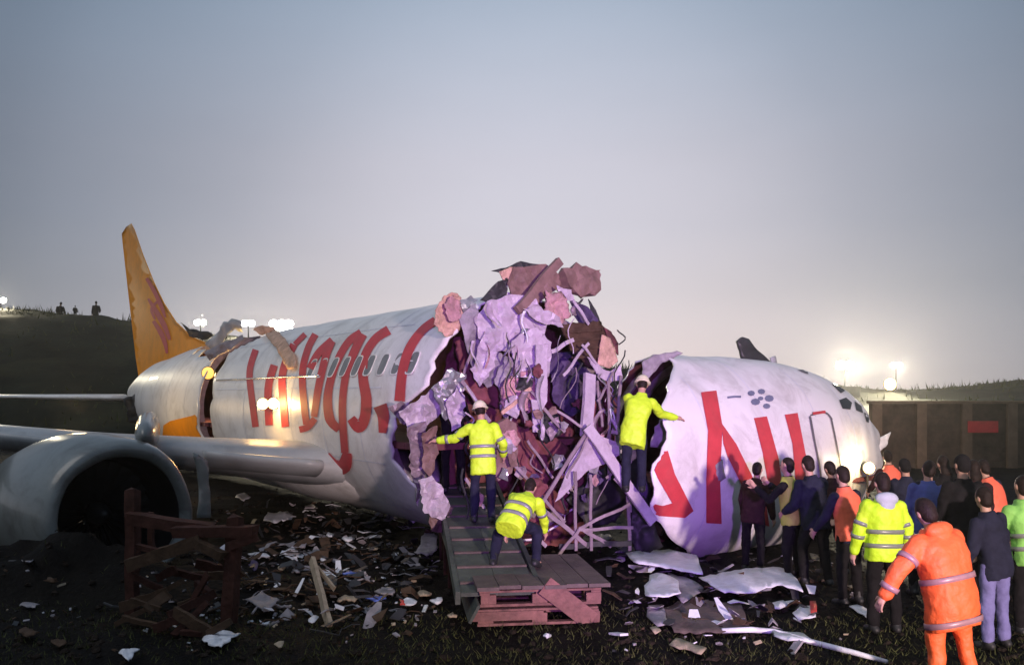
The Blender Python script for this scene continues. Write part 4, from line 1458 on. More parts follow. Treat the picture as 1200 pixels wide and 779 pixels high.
LD = [  # px, py, w, h, material, name, label, category, lift
    (322, 613, 46, 21, 'plastic', 'pale_sheet', 'rectangular white panel beyond the timber frame', 'panel', .14),
    (313, 653, 40, 8, 'plastic', 'white_batten', 'white batten lying right of the timber frame', 'batten', .05),
    (345, 642, 40, 13, 'greysheet', 'crumpled_sheet', 'crumpled grey sheet right of the white batten', 'sheet', .06),
    (298, 669, 14, 13, 'violet', 'package', 'small purple package beside the timber post', 'package', .08),
    (260, 751, 46, 20, 'plastic', 'white_cloth', 'torn bluish white cloth at the foot of the planks', 'cloth', .04),
    (150, 773, 34, 15, 'plastic', 'white_lump', 'rounded white lump at the bottom edge far left', 'scrap', .06),
    (200, 629, 36, 8, 'plastic', 'white_batten', 'short white batten behind the timber rail', 'batten', .25),
    (35, 712, 30, 9, 'greysheet', 'grey_sliver', 'grey sliver alone in the dark mud at far left', 'scrap', .04),
    (95, 700, 26, 6, 'greysheet', 'grey_sliver', 'thin grey sliver left of the timber frame', 'scrap', .04),
    (33, 660, 20, 9, 'greysheet', 'grey_sliver', 'grey sliver in front of the engine pod', 'scrap', .05),
    (10, 637, 20, 6, 'greysheet', 'grey_sliver', 'grey sliver at the left edge under the engine', 'scrap', .05),
    (30, 746, 32, 13, 'wood', 'brown_scrap', 'brown torn scrap near the lower left corner', 'scrap', .05),
    (60, 683, 22, 5, 'wood', 'brown_scrap', 'thin brown scrap below the engine pod', 'scrap', .04),
    (75, 649, 12, 7, 'pink', 'pink_scrap', 'small pink scrap below the engine intake', 'scrap', .05),
    (306, 712, 46, 22, 'greysheet', 'grey_bundle', 'grey soft bundle right of the timber frame', 'bundle', .10),
    (366, 731, 17, 9, 'plastic', 'white_scrap', 'white scrap at the foot of the leaning stake', 'scrap', .05),
    (327, 760, 11, 10, 'tan', 'tan_lump', 'tan lump on the grass below the leaning stake', 'scrap', .05),
    (410, 676, 24, 6, 'blueplastic', 'blue_strip', 'pale blue strip right of the leaning stake', 'strip', .06),
    (438, 707, 30, 6, 'blueplastic', 'blue_bar', 'bright blue bar on the mud left of the ramp', 'bar', .07),
    (405, 707, 28, 8, 'tan', 'tan_strip', 'tan strip left of the bright blue bar', 'strip', .06),
    (452, 698, 30, 8, 'greysheet', 'grey_rag', 'grey rag behind the bright blue bar', 'rag', .06),
    (477, 712, 22, 12, 'plastic', 'white_wrapper', 'white wrapper with a red corner left of the ramp', 'wrapper', .07),
    (472, 716, 9, 7, 'redplastic', 'red_scrap', 'red scrap beside the white wrapper', 'scrap', .10),
    (485, 608, 38, 30, 'plastic', 'white_chunk', 'large crumpled white chunk left of the ramp head', 'wreckage', .18),
    (500, 650, 36, 40, 'greysheet', 'crumpled_sheet', 'greenish grey crumpled sheet against the ramp side', 'sheet', .16),
    (485, 664, 30, 16, 'greysheet', 'crumpled_sheet', 'pale crumpled foil below the large white chunk', 'sheet', .08),
    (512, 708, 18, 7, 'plastic', 'white_scrap', 'white scrap close to the ramp side rail', 'scrap', .05),
    (496, 700, 16, 6, 'tan', 'tan_strip', 'short tan strip between wrapper and ramp', 'strip', .05),
    (388, 631, 11, 8, 'plastic', 'white_scrap', 'white scrap under the wing root', 'scrap', .06),
    (408, 635, 13, 7, 'plastic', 'white_scrap', 'second white scrap under the wing root, lower and right', 'scrap', .06),
    (437, 646, 15, 5, 'tan', 'tan_strip', 'tan strip under the fuselage belly', 'strip', .05),
    (380, 659, 12, 7, 'plastic', 'white_scrap', 'white scrap at the top of the leaning stake', 'scrap', .06),
    (530, 725, 12, 7, 'tan', 'tan_lump', 'tan lump at the lower end of the ramp', 'scrap', .05),
    (330, 668, 10, 6, 'tan', 'tan_lump', 'tan lump below the white batten', 'scrap', .04),
    (347, 670, 9, 7, 'greysheet', 'grey_sliver', 'grey chip below the crumpled grey sheet', 'scrap', .04),
    (68, 758, 26, 12, 'wood', 'brown_scrap', 'rusty scrap above the bottom left edge', 'scrap', .05),
    (365, 598, 20, 8, 'greysheet', 'grey_rag', 'grey rag in the shade below the wing root', 'rag', .08),
    (286, 598, 18, 12, 'plastic', 'white_scrap', 'white scrap directly behind the timber post', 'scrap', .3),
    (1000, 690, 18, 5, 'tan', 'tan_strip', 'tan strip between the legs of the crowd', 'strip', .04),
    (640, 748, 10, 5, 'plastic', 'white_scrap', 'tiny white scrap below the front of the pallets', 'scrap', .03),
    (705, 640, 24, 16, 'violet', 'violet_bag', 'violet bag under the tangled struts', 'bag', .12),
    (700, 632, 16, 14, 'orange', 'orange_bag', 'small orange bag among the tangled struts', 'bag', .35),
    (745, 652, 60, 9, 'violet', 'violet_sheet', 'flat violet panel under the torn edge of the nose section', 'panel', .12),
    (573, 655, 14, 10, 'peach', 'tan_glove', 'tan glove on the plank deck by the crouching rescuer', 'glove', .62),
]
rg = random.Random(23)
for k, (px, py, w, h, m_, name, label, cat, lift) in enumerate(LD):
    n = 8
    poly = []
    for i in range(n):
        a = 2 * math.pi * i / n
        e = .9
        poly.append((px + w / 2 * math.copysign(abs(math.cos(a)) ** e, math.cos(a)) * rg.uniform(.3, 1.15), py + h / 2 * math.copysign(abs(math.sin(a)) ** e, math.sin(a)) * rg.uniform(.4, 1.15)))
    gpanel(poly, name, m_, label, cat, lift, .06 + .05 * (h > 12), 4, .02 if h < 9 else .01, 1.0, 3, k)
# scraps nobody could count
mb = MB()
for k in range(900):
    if rg.random() < .55:
        px, py = rg.gauss(390, 95), rg.uniform(592, 735)
    else:
        px, py = rg.uniform(0, 1000), rg.uniform(640, 765)
    if 510 < px < 715 and py > 600 or N((px * .02, py * .03, 1), 1, 2) < -.05: continue
    p = gd(px, py)
    s = rg.uniform(.006, .026) * (2.2 if rg.random() < .08 else 1)
    Rm = Matrix.Rotation(rg.uniform(0, 6.28), 3, 'Z') @ Matrix.Rotation(rg.gauss(0, .3), 3, 'X') @ Matrix.Rotation(rg.gauss(0, .3), 3, 'Y')
    mb.box(p + UP * .02, s * rg.uniform(.6, 2.4), s, rg.uniform(.003, .012), Rm, rg.choice([0, 0, 0, 1, 2, 3, 3, 5, 5, 6, 5]))
mb.build('scattered_scraps', [M['greysheet'], M['plastic'], M['tan'], M['wood'], M['pink'], M['dark'], M['metal']], None, kind='stuff')

# tangled heaps of bent plates, sticks and cable under the wing and left of the ramp
mb = MB()
for k in range(420):
    px, py = rg.gauss(400, 80), rg.gauss(645, 40)
    if rg.random() < .25: px, py = rg.uniform(690, 960), rg.uniform(655, 740)
    if py < 588 or py > 745 or (515 < px < 712 and py > 600): continue
    p = gd(px, py) + UP * rg.uniform(.01, .10)
    a, L, w = rg.uniform(0, 6.28), rg.uniform(.05, .22), rg.uniform(.015, .09)
    u = Vector((math.cos(a), math.sin(a), rg.gauss(0, .25))); v_ = Vector((-math.sin(a), math.cos(a), rg.gauss(0, .3)))
    m_i = rg.choice([0, 0, 1, 2, 2, 2, 3, 3, 3, 3])
    q = [p - u * L + UP * rg.uniform(-.03, .05), p + UP * rg.uniform(-.02, .07), p + u * L * rg.uniform(.5, 1) + UP * rg.uniform(-.03, .06)]
    ws = [w * rg.uniform(.4, 1), w, w * rg.uniform(.2, 1)]
    mb.loft([[c + v_ * x + UP * .004, c - v_ * x + UP * .004, c - v_ * x - UP * .004, c + v_ * x - UP * .004] for c, x in zip(q, ws)], True, True, m_i)
for k in range(70):
    px, py = rg.gauss(400, 90), rg.gauss(655, 38)
    if py < 590 or py > 745 or (510 < px < 712): continue
    a = rg.uniform(0, 6.28)
    p = gd(px, py)
    pts = [p + Vector((math.cos(a + .5 * math.sin(i + k)) * .09 * i, math.sin(a + .5 * math.sin(i + k)) * .09 * i, .03 + .05 * abs(math.sin(i * 1.3 + k)))) for i in range(rg.randint(3, 7))]
    mb.tube(pts, rg.choice([.006, .008, .014]), 5, rg.choice([2, 3, 3, 0]))
mb.build('tangled_wreckage', [M['greysheet'], M['plastic'], M['wood'], M['dark'], M['metal']], None, kind='stuff')
# ------------------------------------------------------------------ lamps seen in the photograph
def flood_tower(px, py, d, size, label, n=2, m_='flood', energy=0, col=(1, .88, .62), group=None, trailer=False):
    top = P(px, py, d)
    z0 = hz(top.x, d) if d > 42 else gz(top.x, d)
    t = empty('floodlight_tower', (top.x, d, z0), label=label, cat='floodlight', group=group)
    mb = MB()
    mb.tube([(top.x, d, z0 - .1), (top.x, d, top.z)], [.06, .03], 8)
    part(mb, 'mast', M['dark'], t)
    if trailer:
        mb = MB()
        mb.box((top.x, d, z0 + .35), .8, .5, .35)
        part(mb, 'trailer', M['dark'], t)
    mb = MB()
    mb.box((top.x, d + .1, top.z), size * .7, .03, .03)
    part(mb, 'crossbar', M['dark'], t)
    k = 0
    for i in range(n):
        for j in range(2 if n > 2 else 1):
            c = Vector((top.x + (i - (n - 1) / 2) * size * .6, d - .05, top.z + (j - .5) * size * .5 if n > 2 else top.z))
            h = MB()
            h.loft([[c + Vector((size * r_ * math.cos(a), y, size * .8 * r_ * math.sin(a))) for a in [2 * math.pi * q / 14 for q in range(14)]] for r_, y in ((.2, .25), (.36, .1), (.4, 0))])
            ho = part(h, 'lamp_head', M['dark'], t)
            l = MB()
            l.ell(c + Vector((0, -.02, 0)), size * .37, size * .10, size * .3, None, 14, 8)
            part(l, 'lens', M[m_], ho)
    if energy:
        o = spot('floodlight_beam', (top.x, d - .6, top.z), (top.x * .25, 14, .5), energy, col, 100, .5, .4)
    return t
flood_tower(990, 428, 58, .95, 'big blazing floodlight above the nose section', 2, 'flood', 26000, trailer=True)
flood_tower(1050, 428, 62, .62, 'smaller white floodlight on a mast right of the blazing one', 2, 'floodsmall', 14000)
flood_tower(235, 378, 66, .7, 'white floodlight just right of the tail fin', 2, 'floodsmall', 4000)
flood_tower(291, 379, 66, .8, 'white floodlight over the torn crown of the fuselage', 2, 'floodsmall', 4000)
flood_tower(330, 383, 66, .95, 'long white floodlight at the right of the torn crown', 3, 'floodsmall', 4000)
flood_tower(1, 352, 66, .7, 'white floodlight on the hill at the left edge', 2, 'floodsmall', 4000)
# lamps glowing at the wreck
def small_lamp(name, p, r_, label, energy, col, m_='ember', lamp_off=(0, 0, 0)):
    t = empty(name, p, label=label, cat='lamp')
    h = MB(); h.loft([[p + Vector((r_ * k * math.cos(a), y, r_ * k * math.sin(a))) for a in [2 * math.pi * q / 12 for q in range(12)]] for k, y in ((.5, .12), (1.1, .06), (1.15, 0))]); part(h, 'lamp_head', M['dark'], t)
    l = MB(); l.ell(p + Vector((0, -.02, 0)), r_, r_ * .35, r_, None, 12, 8); part(l, 'lens', M[m_], t)
    point(name + '_light', p + Vector(lamp_off), energy, col, .12)
    return t
small_lamp('bank_lamp', P(1043, 450, 62), .42, 'low warm lamp on the bank right of the blazing floodlight', 30, (1, .7, .35), 'ember', (0, -.6, .2))
h_ = midbvh.ray_cast(ORI, ray(322, 473))
pw = (h_[0] or P(322, 473, 20)) + S * .16 + A * .05 - Vector((0, 0, 0))
small_lamp('work_lamp', pw + Vector((-.1, 0, 0)), .11, 'left one of two warm work lamps against the lettered fuselage', 30, (1, .6, .2), 'ember', (-.05, -.22, 0))
small_lamp('work_lamp', pw + Vector((.13, -.06, .01)), .11, 'right one of two warm work lamps against the lettered fuselage', 30, (1, .6, .2), 'ember', (.05, -.22, .03))
pt = fus(19.0, R(88), .9)
small_lamp('cabin_lamp', plane_hit(244, 437, B0 - A * 12.2, A), .16, 'warm lamp glowing in the tear before the tail section', 90, (1, .58, .18), 'embersoft', (.3, .5, -.1))
point('cabin_glow', B0 - A * 12.9 + Vector((0, 0, .6)), 170, (1, .66, .25), .2)
point('fin_fill', fus(14.5, R(86), 1.0) + S * 2.6, 150, (1, .70, .36), .3)  # unseen warm fill lamp added to light the fin and tail flank
np_ = P(1018, 548, 17.2)
nl = small_lamp('nose_lamp', np_, .11, 'bright warm lamp on a stand at the crushed nose beyond the crowd', 38, (1, .80, .45), 'ember', (0, -.35, .1))
mb = MB()
zg = gz(np_.x, np_.y)
mb.tube([(np_.x, np_.y + .06, zg + .35), (np_.x, np_.y + .06, np_.z - .1)], .022, 8)
part(mb, 'stand', M['dark'], nl)
for k in range(3):
    a = 2.1 * k
    mb = MB()
    mb.tube([(np_.x, np_.y + .06, zg + .45), (np_.x + .35 * math.cos(a), np_.y + .06 + .35 * math.sin(a), zg - .02)], .016, 6)
    part(mb, 'leg', M['dark'], nl)

# ------------------------------------------------------------------ damp evening air
mb = MB()
mb.box((0, 0, 7.0), 330, 330, 9.0)
hz_m = bpy.data.materials.new('damp_air')
hz_m.use_nodes = True
t_ = hz_m.node_tree
for n_ in list(t_.nodes):
    if n_.type != 'OUTPUT_MATERIAL': t_.nodes.remove(n_)
pv = t_.nodes.new('ShaderNodeVolumePrincipled')
pv.inputs['Color'].default_value = (.9, .9, .92, 1)
pv.inputs['Density'].default_value = .00048
pv.inputs['Anisotropy'].default_value = .75
t_.links.new(pv.outputs[0], t_.nodes['Material Output'].inputs['Volume'])
mb.build('haze', hz_m, None, kind='stuff')
# ------------------------------------------------------------------ people
CLOUD = bpy.data.textures.new('cloth_folds', 'CLOUDS')
CLOUD.noise_scale = .15
CLOUD.noise_depth = 2
def remesh(o, vox, smooth=2, folds=0.0):
    m_ = o.modifiers.new('remesh', 'REMESH')
    m_.mode = 'VOXEL'
    m_.voxel_size = vox
    m_.use_smooth_shade = True
    if smooth:
        s_ = o.modifiers.new('smooth', 'SMOOTH')
        s_.iterations = smooth
        s_.factor = .5
    if folds:
        d_ = o.modifiers.new('folds', 'DISPLACE')
        d_.texture = CLOUD
        d_.texture_coords = 'GLOBAL'
        d_.strength = folds
        d_.mid_level = .5
def person(px, d, heading, label, top, legs_m='blackcloth', pose=None, H=1.75, z=None, headgear='hair', hood=None,
           vest=None, hem=-.17, bands=(), arm_bands=(), band_m='band', bulk=1.0, boots='black', group='people at the wreck', vox=.0105, eyes=False, hood_up=False):
    p = dict(lean=.04, side=0.0, al=None, ar=None, ll=None, lr=None, head=(0, .1, 1))
    p.update(pose or {})
    k = H / 1.75
    rp_ = random.Random(int(px * 7 + d * 31))
    p['side'] += rp_.uniform(-.07, .07); p['lean'] += rp_.uniform(-.02, .09)
    p['head'] = (p['head'][0] + rp_.uniform(-.18, .18), p['head'][1] + rp_.uniform(0, .22), 1)
    if p['ar'] is None and rp_.random() < .6: p['ar'] = ((.22, rp_.uniform(.1, .5), -.9), (rp_.uniform(-.4, .1), rp_.uniform(.5, 1.2), -.5))
    if p['al'] is None and rp_.random() < .6: p['al'] = ((-.24, rp_.uniform(-.1, .4), -.9), (rp_.uniform(-.1, .4), rp_.uniform(.3, 1.1), -.6))
    if p['ll'] is None and rp_.random() < .6: p['ll'] = ((-.12, .16, -1), (-.04, -.12, -1)); p['lr'] = ((.08, -.06, -1), (.03, -.22, -1))
    h = R(heading)
    Fw = Vector((-math.sin(h), math.cos(h), 0)); Rt = Vector((math.cos(h), math.sin(h), 0))
    def Lv(v):
        return (Rt * v[0] + Fw * v[1] + UP * v[2])
    gx = (px - HX) / F * d
    g0 = gz(gx, d) if z is None else z
    root = empty('person', (gx, d, g0), label=label, cat='person', group=group)
    ll = [Vector(v).normalized() for v in (p['ll'] or ((-.07, .02, -1), (-.02, -.06, -1)))]
    lr = [Vector(v).normalized() for v in (p['lr'] or ((.07, .06, -1), (.02, -.10, -1)))]
    TH_, SH_ = .43 * k, .42 * k
    def drop(l):
        return -(l[0].z * TH_ + l[1].z * SH_)
    pel = Vector((gx, d, g0)) + UP * (max(drop(ll), drop(lr)) + .085 * k)
    # keep the feet near the root: shift pelvis so the mean foot is at the root
    mf = (Lv(ll[0]) * TH_ + Lv(ll[1]) * SH_ + Lv(lr[0]) * TH_ + Lv(lr[1]) * SH_) / 2
    pel -= Vector((mf.x, mf.y, 0))
    T = Lv(Vector((math.sin(p['side']), math.sin(p['lean']), math.cos(p['lean']) * math.cos(p['side'])))).normalized()
    Sx = (Rt - T * Rt.dot(T)).normalized()
    Dp = T.cross(Sx).normalized()             # points forward or back; sign not needed for sections
    if Dp.dot(Fw) < 0 and abs(Dp.dot(Fw)) > .05: Dp = -Dp
    WM = min(.9, .25 + .6 * max(0, p['lean']))
    crv = .06 * math.sin(min(1.3, p['lean']))
    def spine(t):
        if t < 0:
            return pel + (UP * (1 - WM) + T * WM).normalized() * t * k
        return pel + T * t * k - Fw * 0 + Dp * (-crv * math.sin(min(1, t / .5) * math.pi) * -1) * -1
    neck = spine(.52)
    sh = {-1: spine(.455) - Sx * .175 * k, 1: spine(.455) + Sx * .175 * k}
    hip = {-1: pel - Rt * .088 * k, 1: pel + Rt * .088 * k}
    arms = {}
    for sgn, key in ((-1, 'al'), (1, 'ar')):
        a = p[key] or ((.2 * sgn, .04, -.98), (.08 * sgn, .28, -.95))
        u, f = [Vector(v).normalized() for v in a]
        e = sh[sgn] + Lv(u) * .285 * k
        w = e + Lv(f) * .25 * k
        arms[sgn] = (sh[sgn], e, w, Lv(f).normalized())
    legs = {}
    for sgn, l in ((-1, ll), (1, lr)):
        kn = hip[sgn] + Lv(l[0]) * TH_
        an = kn + Lv(l[1]) * SH_
        legs[sgn] = (hip[sgn], kn, an, l)
    hd = Lv(Vector(p['head']).normalized()).normalized()
    hF = (Fw - hd * Fw.dot(hd)).normalized()
    hR = hF.cross(hd).normalized()
    HM = Matrix((hR, hF, hd)).transposed()
    hc = neck + T * .03 * k + hd * .155 * k
    def ring(t, wx, dy, off=0, n=20, e=.8):
        c = spine(t)
        return [c + Sx * ((wx * k * bulk + off) * math.copysign(abs(math.cos(a)) ** e, math.cos(a))) + Dp * ((dy * k * bulk + off) * math.copysign(abs(math.sin(a)) ** e, math.sin(a))) for a in [2 * math.pi * q / n for q in range(n)]]
    # body: one continuous figure
    b = MB()
    b.loft([ring(-.08, .10, .08), ring(0, .15, .10), ring(.18, .135, .095), ring(.34, .16, .11), ring(.44, .155, .09), ring(.50, .08, .07)])
    b.capsule(neck - T * .06, hc - hd * .05, .058 * k, .052 * k)
    b.ell(hc, .074 * k, .093 * k, .112 * k, HM, 16, 12)
    b.ell(hc + hF * .032 * k - hd * .058 * k, .052 * k, .056 * k, .058 * k, HM, 12, 8)
    b.ell(hc + hF * .096 * k - hd * .018 * k, .013 * k, .018 * k, .026 * k, HM, 8, 6)
    b.ell(hc + hF * .085 * k - hd * .062 * k, .026 * k, .010 * k, .010 * k, HM, 8, 6)
    for s_ in (-1, 1):
        b.ell(hc + hR * .076 * k * s_ - hd * .012 * k, .012 * k, .022 * k, .032 * k, HM, 8, 6)
        s0, e0, w0, f0 = arms[s_]
        b.capsule(s0, e0, .048 * k, .040 * k); b.capsule(e0, w0, .040 * k, .028 * k)
        hp, kn, an, l = legs[s_]
        b.capsule(hp, kn, .075 * k, .052 * k); b.capsule(kn, an, .052 * k, .038 * k)
        b.capsule(an - UP * .03 * k, an - UP * .045 * k + Lv((.02 * s_, .14, 0)) * k, .034 * k, .028 * k)
        # hand
        side = f0.cross(UP)
        if side.length < .2: side = Rt.copy()
        side.normalize()
        pn = side.cross(f0).normalized()
        lat = (Fw - f0 * Fw.dot(f0))
        lat = lat.normalized() if lat.length > .3 else side
        nrm = f0.cross(lat).normalized() * s_
        b.capsule(w0, w0 + f0 * .07 * k, .030 * k, .034 * k)
        for q, (ofs, ln) in enumerate(((-.036, .060), (-.012, .074), (.012, .080), (.036, .070))):
            r0 = w0 + f0 * .088 * k + lat * ofs * k
            r1 = r0 + (f0 + lat * ofs * 3.2 - nrm * .25).normalized() * ln * .55 * k
            r2 = r1 + (f0 * .8 + lat * ofs * 3 - nrm * .75).normalized() * ln * .5 * k
            b.tube([w0 + f0 * .05 * k + lat * ofs * .7 * k, r0, r1, r2], [.012 * k, .0125 * k, .0115 * k, .009 * k], 8)
        t0 = w0 + f0 * .03 * k + lat * .025 * k
        b.tube([t0, t0 + (f0 * .55 + lat * .8).normalized() * .045 * k, t0 + (f0 * .9 + lat * .75 - nrm * .2).normalized() * .085 * k], [.0145 * k, .0135 * k, .010 * k], 8)
    remesh(part(b, 'body', M['skin'], root, True), vox, 1)
    # trousers
    t_ = MB()
    t_.loft([ring(-.10, .12, .10), ring(-.04, .172, .125), ring(.06, .165, .118), ring(.12, .15, .105)])
    for s_ in (-1, 1):
        hp, kn, an, l = legs[s_]
        t_.capsule(hp, kn, .098 * k, .073 * k, 12)
        sd_ = (an - kn).normalized()
        t_.capsule(kn, an - sd_ * .03 * k, .073 * k, .062 * k, 12)
    remesh(part(t_, 'trousers', M[legs_m], root, True), .0155, 2, .042)
    for s_ in (-1, 1):
        hp, kn, an, l = legs[s_]
        sd_ = (an - kn).normalized()
        fo = Lv((.16 * s_, 1, 0)).normalized()
        fo = (fo - sd_ * fo.dot(sd_) * .55).normalized()
        bt = MB()
        bt.capsule(an - sd_ * .10 * k, an + sd_ * .02 * k, .056 * k, .056 * k, 10)
        bt.capsule(an + sd_ * .035 * k - fo * .035 * k, an + sd_ * .045 * k + fo * .13 * k, .046 * k, .040 * k, 10)
        remesh(part(bt, 'boot', M[boots], root, True), .014, 2)
    # upper garment
    j = MB()
    secs = [(hem, .185, .138), (hem * .5, .188, .14), (0, .184, .138), (.15, .178, .132), (.30, .192, .14), (.41, .186, .128), (.475, .135, .105), (.52, .085, .085), (.555, .078, .08)]
    j.loft([ring(*s_) for s_ in secs])
    def sleeves(mb_, r0=.076, r1=.058):
        for s_ in (-1, 1):
            s0, e0, w0, f0 = arms[s_]
            mb_.capsule(s0 - T * .012 * k, e0, r0 * k * bulk, (r0 * .45 + r1 * .55) * k * bulk, 12)
            mb_.capsule(e0, w0 - f0 * .015 * k, (r0 * .45 + r1 * .55) * k * bulk, r1 * k * bulk * .92, 12)
    if vest:
        sw = MB()
        sw.loft([ring(hem - .03, .168, .12), ring(0, .165, .12), ring(.3, .175, .125), ring(.42, .168, .112), ring(.5, .09, .085), ring(.56, .07, .072)])
        sleeves(sw, .066, .05)
        remesh(part(sw, 'jumper', M[vest], root, True), .015, 2, .025)
        remesh(part(j, 'vest', M[top], root, True), .014, 2, .016)
    else:
        sleeves(j)
        remesh(part(j, 'jacket', M[top], root, True), .0145, 2, .04)
    def at_sec(t):
        for (a, wa, da), (c_, wb, db) in zip(secs, secs[1:]):
            if a <= t <= c_:
                q = (t - a) / (c_ - a)
                return wa + (wb - wa) * q, da + (db - da) * q
        return secs[-1][1:]
    for t in bands:
        bd = MB()
        bd.loft([ring(t + dt, *at_sec(t + dt), off=o_, n=28) for dt, o_ in ((-.024, .004), (-.024, .0125), (0, .0135), (.024, .0125), (.024, .004))], True, False)
        part(bd, 'reflective_band', M[band_m], root, True)
    for (which, fr) in arm_bands:
        for s_ in (-1, 1):
            s0, e0, w0, f0 = arms[s_]
            a, c_ = (s0, e0) if which == 'u' else (e0, w0)
            r_ = ((.076 * (1 - fr) + .066 * fr) if which == 'u' else (.066 * (1 - fr) + .055 * fr)) * k * bulk + .008
            ax = (c_ - a).normalized()
            q = a.lerp(c_, fr)
            u_, v_ = ortho(ax)
            bd = MB()
            bd.loft([[q + ax * dx + (u_ * math.cos(an) + v_ * math.sin(an)) * (r_ + o_) for an in [2 * math.pi * z_ / 18 for z_ in range(18)]] for dx, o_ in ((-.022, -.01), (-.022, 0), (.022, -.001), (.022, -.01))], True, False)
            part(bd, 'reflective_band', M[band_m], root, True)
    if hood and not hood_up:
        hm_ = MB()
        hm_.ell(neck - Dp * .075 * k + T * .015 * k, .135 * k, .075 * k, .075 * k, Matrix((Sx, Dp, T)).transposed(), 14, 10)
        hm_.ell(neck - Dp * .095 * k - T * .07 * k, .09 * k, .045 * k, .09 * k, Matrix((Sx, Dp, T)).transposed(), 12, 8)
        remesh(part(hm_, 'hood', M[hood], root, True), .014, 3, .02)
    # head covering
    hg = MB()
    if headgear in ('hair', 'hairlong'):
        hg.ell(hc - hF * .014 * k + hd * .014 * k, .081 * k, .094 * k, .110 * k, HM, 16, 12)
        hg.ell(hc - hF * .035 * k - hd * .03 * k, .072 * k, .066 * k, .085 * k, HM, 12, 8)
        if headgear == 'hairlong':
            hg.ell(hc - hF * .045 * k - hd * .11 * k, .085 * k, .06 * k, .11 * k, HM, 12, 8)
        # keep the face free
        o = part(hg, 'hair', M['hair'], root, True)
        o.data.transform(Matrix.Identity(4))
        remesh(o, .011, 1, .02)
    elif headgear == 'cap':
        hg.ell(hc + hd * .022 * k - hF * .004 * k, .084 * k, .1 * k, .105 * k, HM, 14, 10)
        hg.ell(hc - hd * .02 * k - hF * .03 * k, .078 * k, .075 * k, .08 * k, HM, 12, 8)
        remesh(part(hg, 'woolly_cap', M['blackcloth'], root, True), .012, 2)
    else:
        n = 20
        rows = []
        for q in range(8):
            a = math.pi / 2 * q / 7
            rows.append([hc + hd * (.035 + .115 * math.sin(a)) * k + hR * (.105 * max(.02, math.cos(a)) * math.cos(u) * k) + hF * (.125 * max(.02, math.cos(a)) * math.sin(u) * k) for u in [2 * math.pi * i / n for i in range(n)]])
        brim = [hc + hd * .028 * k + hR * (.122 * math.cos(u) * k) + hF * ((.15 if math.sin(u) > 0 else .142) * math.sin(u) * k) for u in [2 * math.pi * i / n for i in range(n)]]
        hg.loft([[q - hd * .006 for q in brim], brim] + rows)
        hm2 = part(hg, 'helmet', M[headgear], root, True)
        hs = MB()
        hs.ell(hc - hF * .012 * k, .080 * k, .088 * k, .1 * k, HM, 14, 10)
        remesh(part(hs, 'hair', M['hair'], root, True), .012, 1)
    if eyes:
        for s_ in (-1, 1):
            ey = MB()
            ey.ell(hc + hF * .083 * k + hR * .031 * k * s_ + hd * .004 * k, .013 * k, .009 * k, .008 * k, HM, 8, 6)
            part(ey, 'eye', M['black'], root, True)
    return root
def rz_(px, d):   # ramp height under a person
    q = Vector(((px - HX) / F * d, d, 0)) - O0
    v = q.dot(RV)
    return .36 + (v - .1) / 4.5 * .76 + .045
person(566, 12.25, 2, 'rescuer in lime jacket and cream helmet standing on the ramp reaching left', 'lime', 'navy', dict(lean=.10, side=-.03, al=((-.75, .25, -.55), (-.93, .25, -.12)), ar=((.45, .05, -.88), (.05, .65, -.6)), head=(-.06, .25, 1)), 1.68, rz_(566, 12.25), 'helmet', bands=(.02, .16), arm_bands=(('u', .7), ('l', .45)), hem=-.24)
person(531, 13.7, 8, 'dark clothed rescuer in a green helmet half hidden at the torn edge', 'blackcloth', 'blackcloth', dict(lean=.16, al=((-.45, .5, -.6), (-.3, .9, .0)), ar=((.3, .5, -.7), (-.2, .9, .1))), 1.74, rz_(531, 13.7), 'helmetgreen')
person(603, 10.75, -12, 'rescuer in lime jacket crouching low on the plank deck', 'lime', 'navy', dict(lean=.95, side=.2, al=((-.25, .5, -.85), (-.25, .1, -1)), ar=((.12, .6, -.8), (.0, .6, -.8)), ll=((-.3, .62, -.35), (-.02, -.62, -.72)), lr=((.32, .72, -.28), (.06, -.5, -.8)), head=(.1, .9, .6)), 1.64, .475, 'hair', bands=(.05, .2), arm_bands=(('u', .7),), hem=-.12)
person(743, 13.5, -6, 'rescuer in bright lime jacket climbing up into the nose section', 'lime', 'navy', dict(lean=.30, side=.17, al=((.0, .7, -.7), (.5, .85, .1)), ar=((.5, .6, -.62), (.85, .45, -.2)), ll=((-.04, .10, -1), (-.02, -.1, -1)), lr=((.05, .1, -1), (.02, -.08, -1)), head=(.1, .4, 1)), 1.84, 1.08, 'helmet', bands=(), hem=-.27)
person(882, 14.0, -35, 'bare headed man in dark maroon close against the red letter', 'darkbrown', 'blackcloth', dict(lean=.1), 1.72, None, 'hair', eyes=True)
person(931, 12.5, 48, 'man in olive yellow vest over black sleeves raising both hands', 'limeolive', 'blackcloth', dict(lean=.05, al=((-.3, .55, -.75), (-.1, .7, .62)), ar=((.2, .6, -.75), (-.25, .72, .6)), ll=((-.08, .04, -1), (-.02, -.08, -1)), lr=((.12, .0, -1), (.04, -.1, -1))), 1.76, None, 'hair', vest='blackcloth', hem=-.12, eyes=True)
person(957, 12.2, 18, 'tall man in navy coat with blue sheen right of the olive vest', 'navy', 'blackcloth', dict(lean=.06), 1.80, None, 'hair', bulk=1.05)
person(978, 13.6, 25, 'man in dark maroon jacket glimpsed between navy coat and coral vest', 'darkbrown', 'blackcloth', dict(lean=.05), 1.74, None, 'hair')
person(997, 11.0, 22, 'man in coral vest over navy sleeves left of the lime jacket', 'coral', 'blackcloth', dict(lean=.10, al=((-.2, .3, -.9), (-.05, .6, -.7))), 1.72, None, 'hair', vest='navy', hem=-.12)
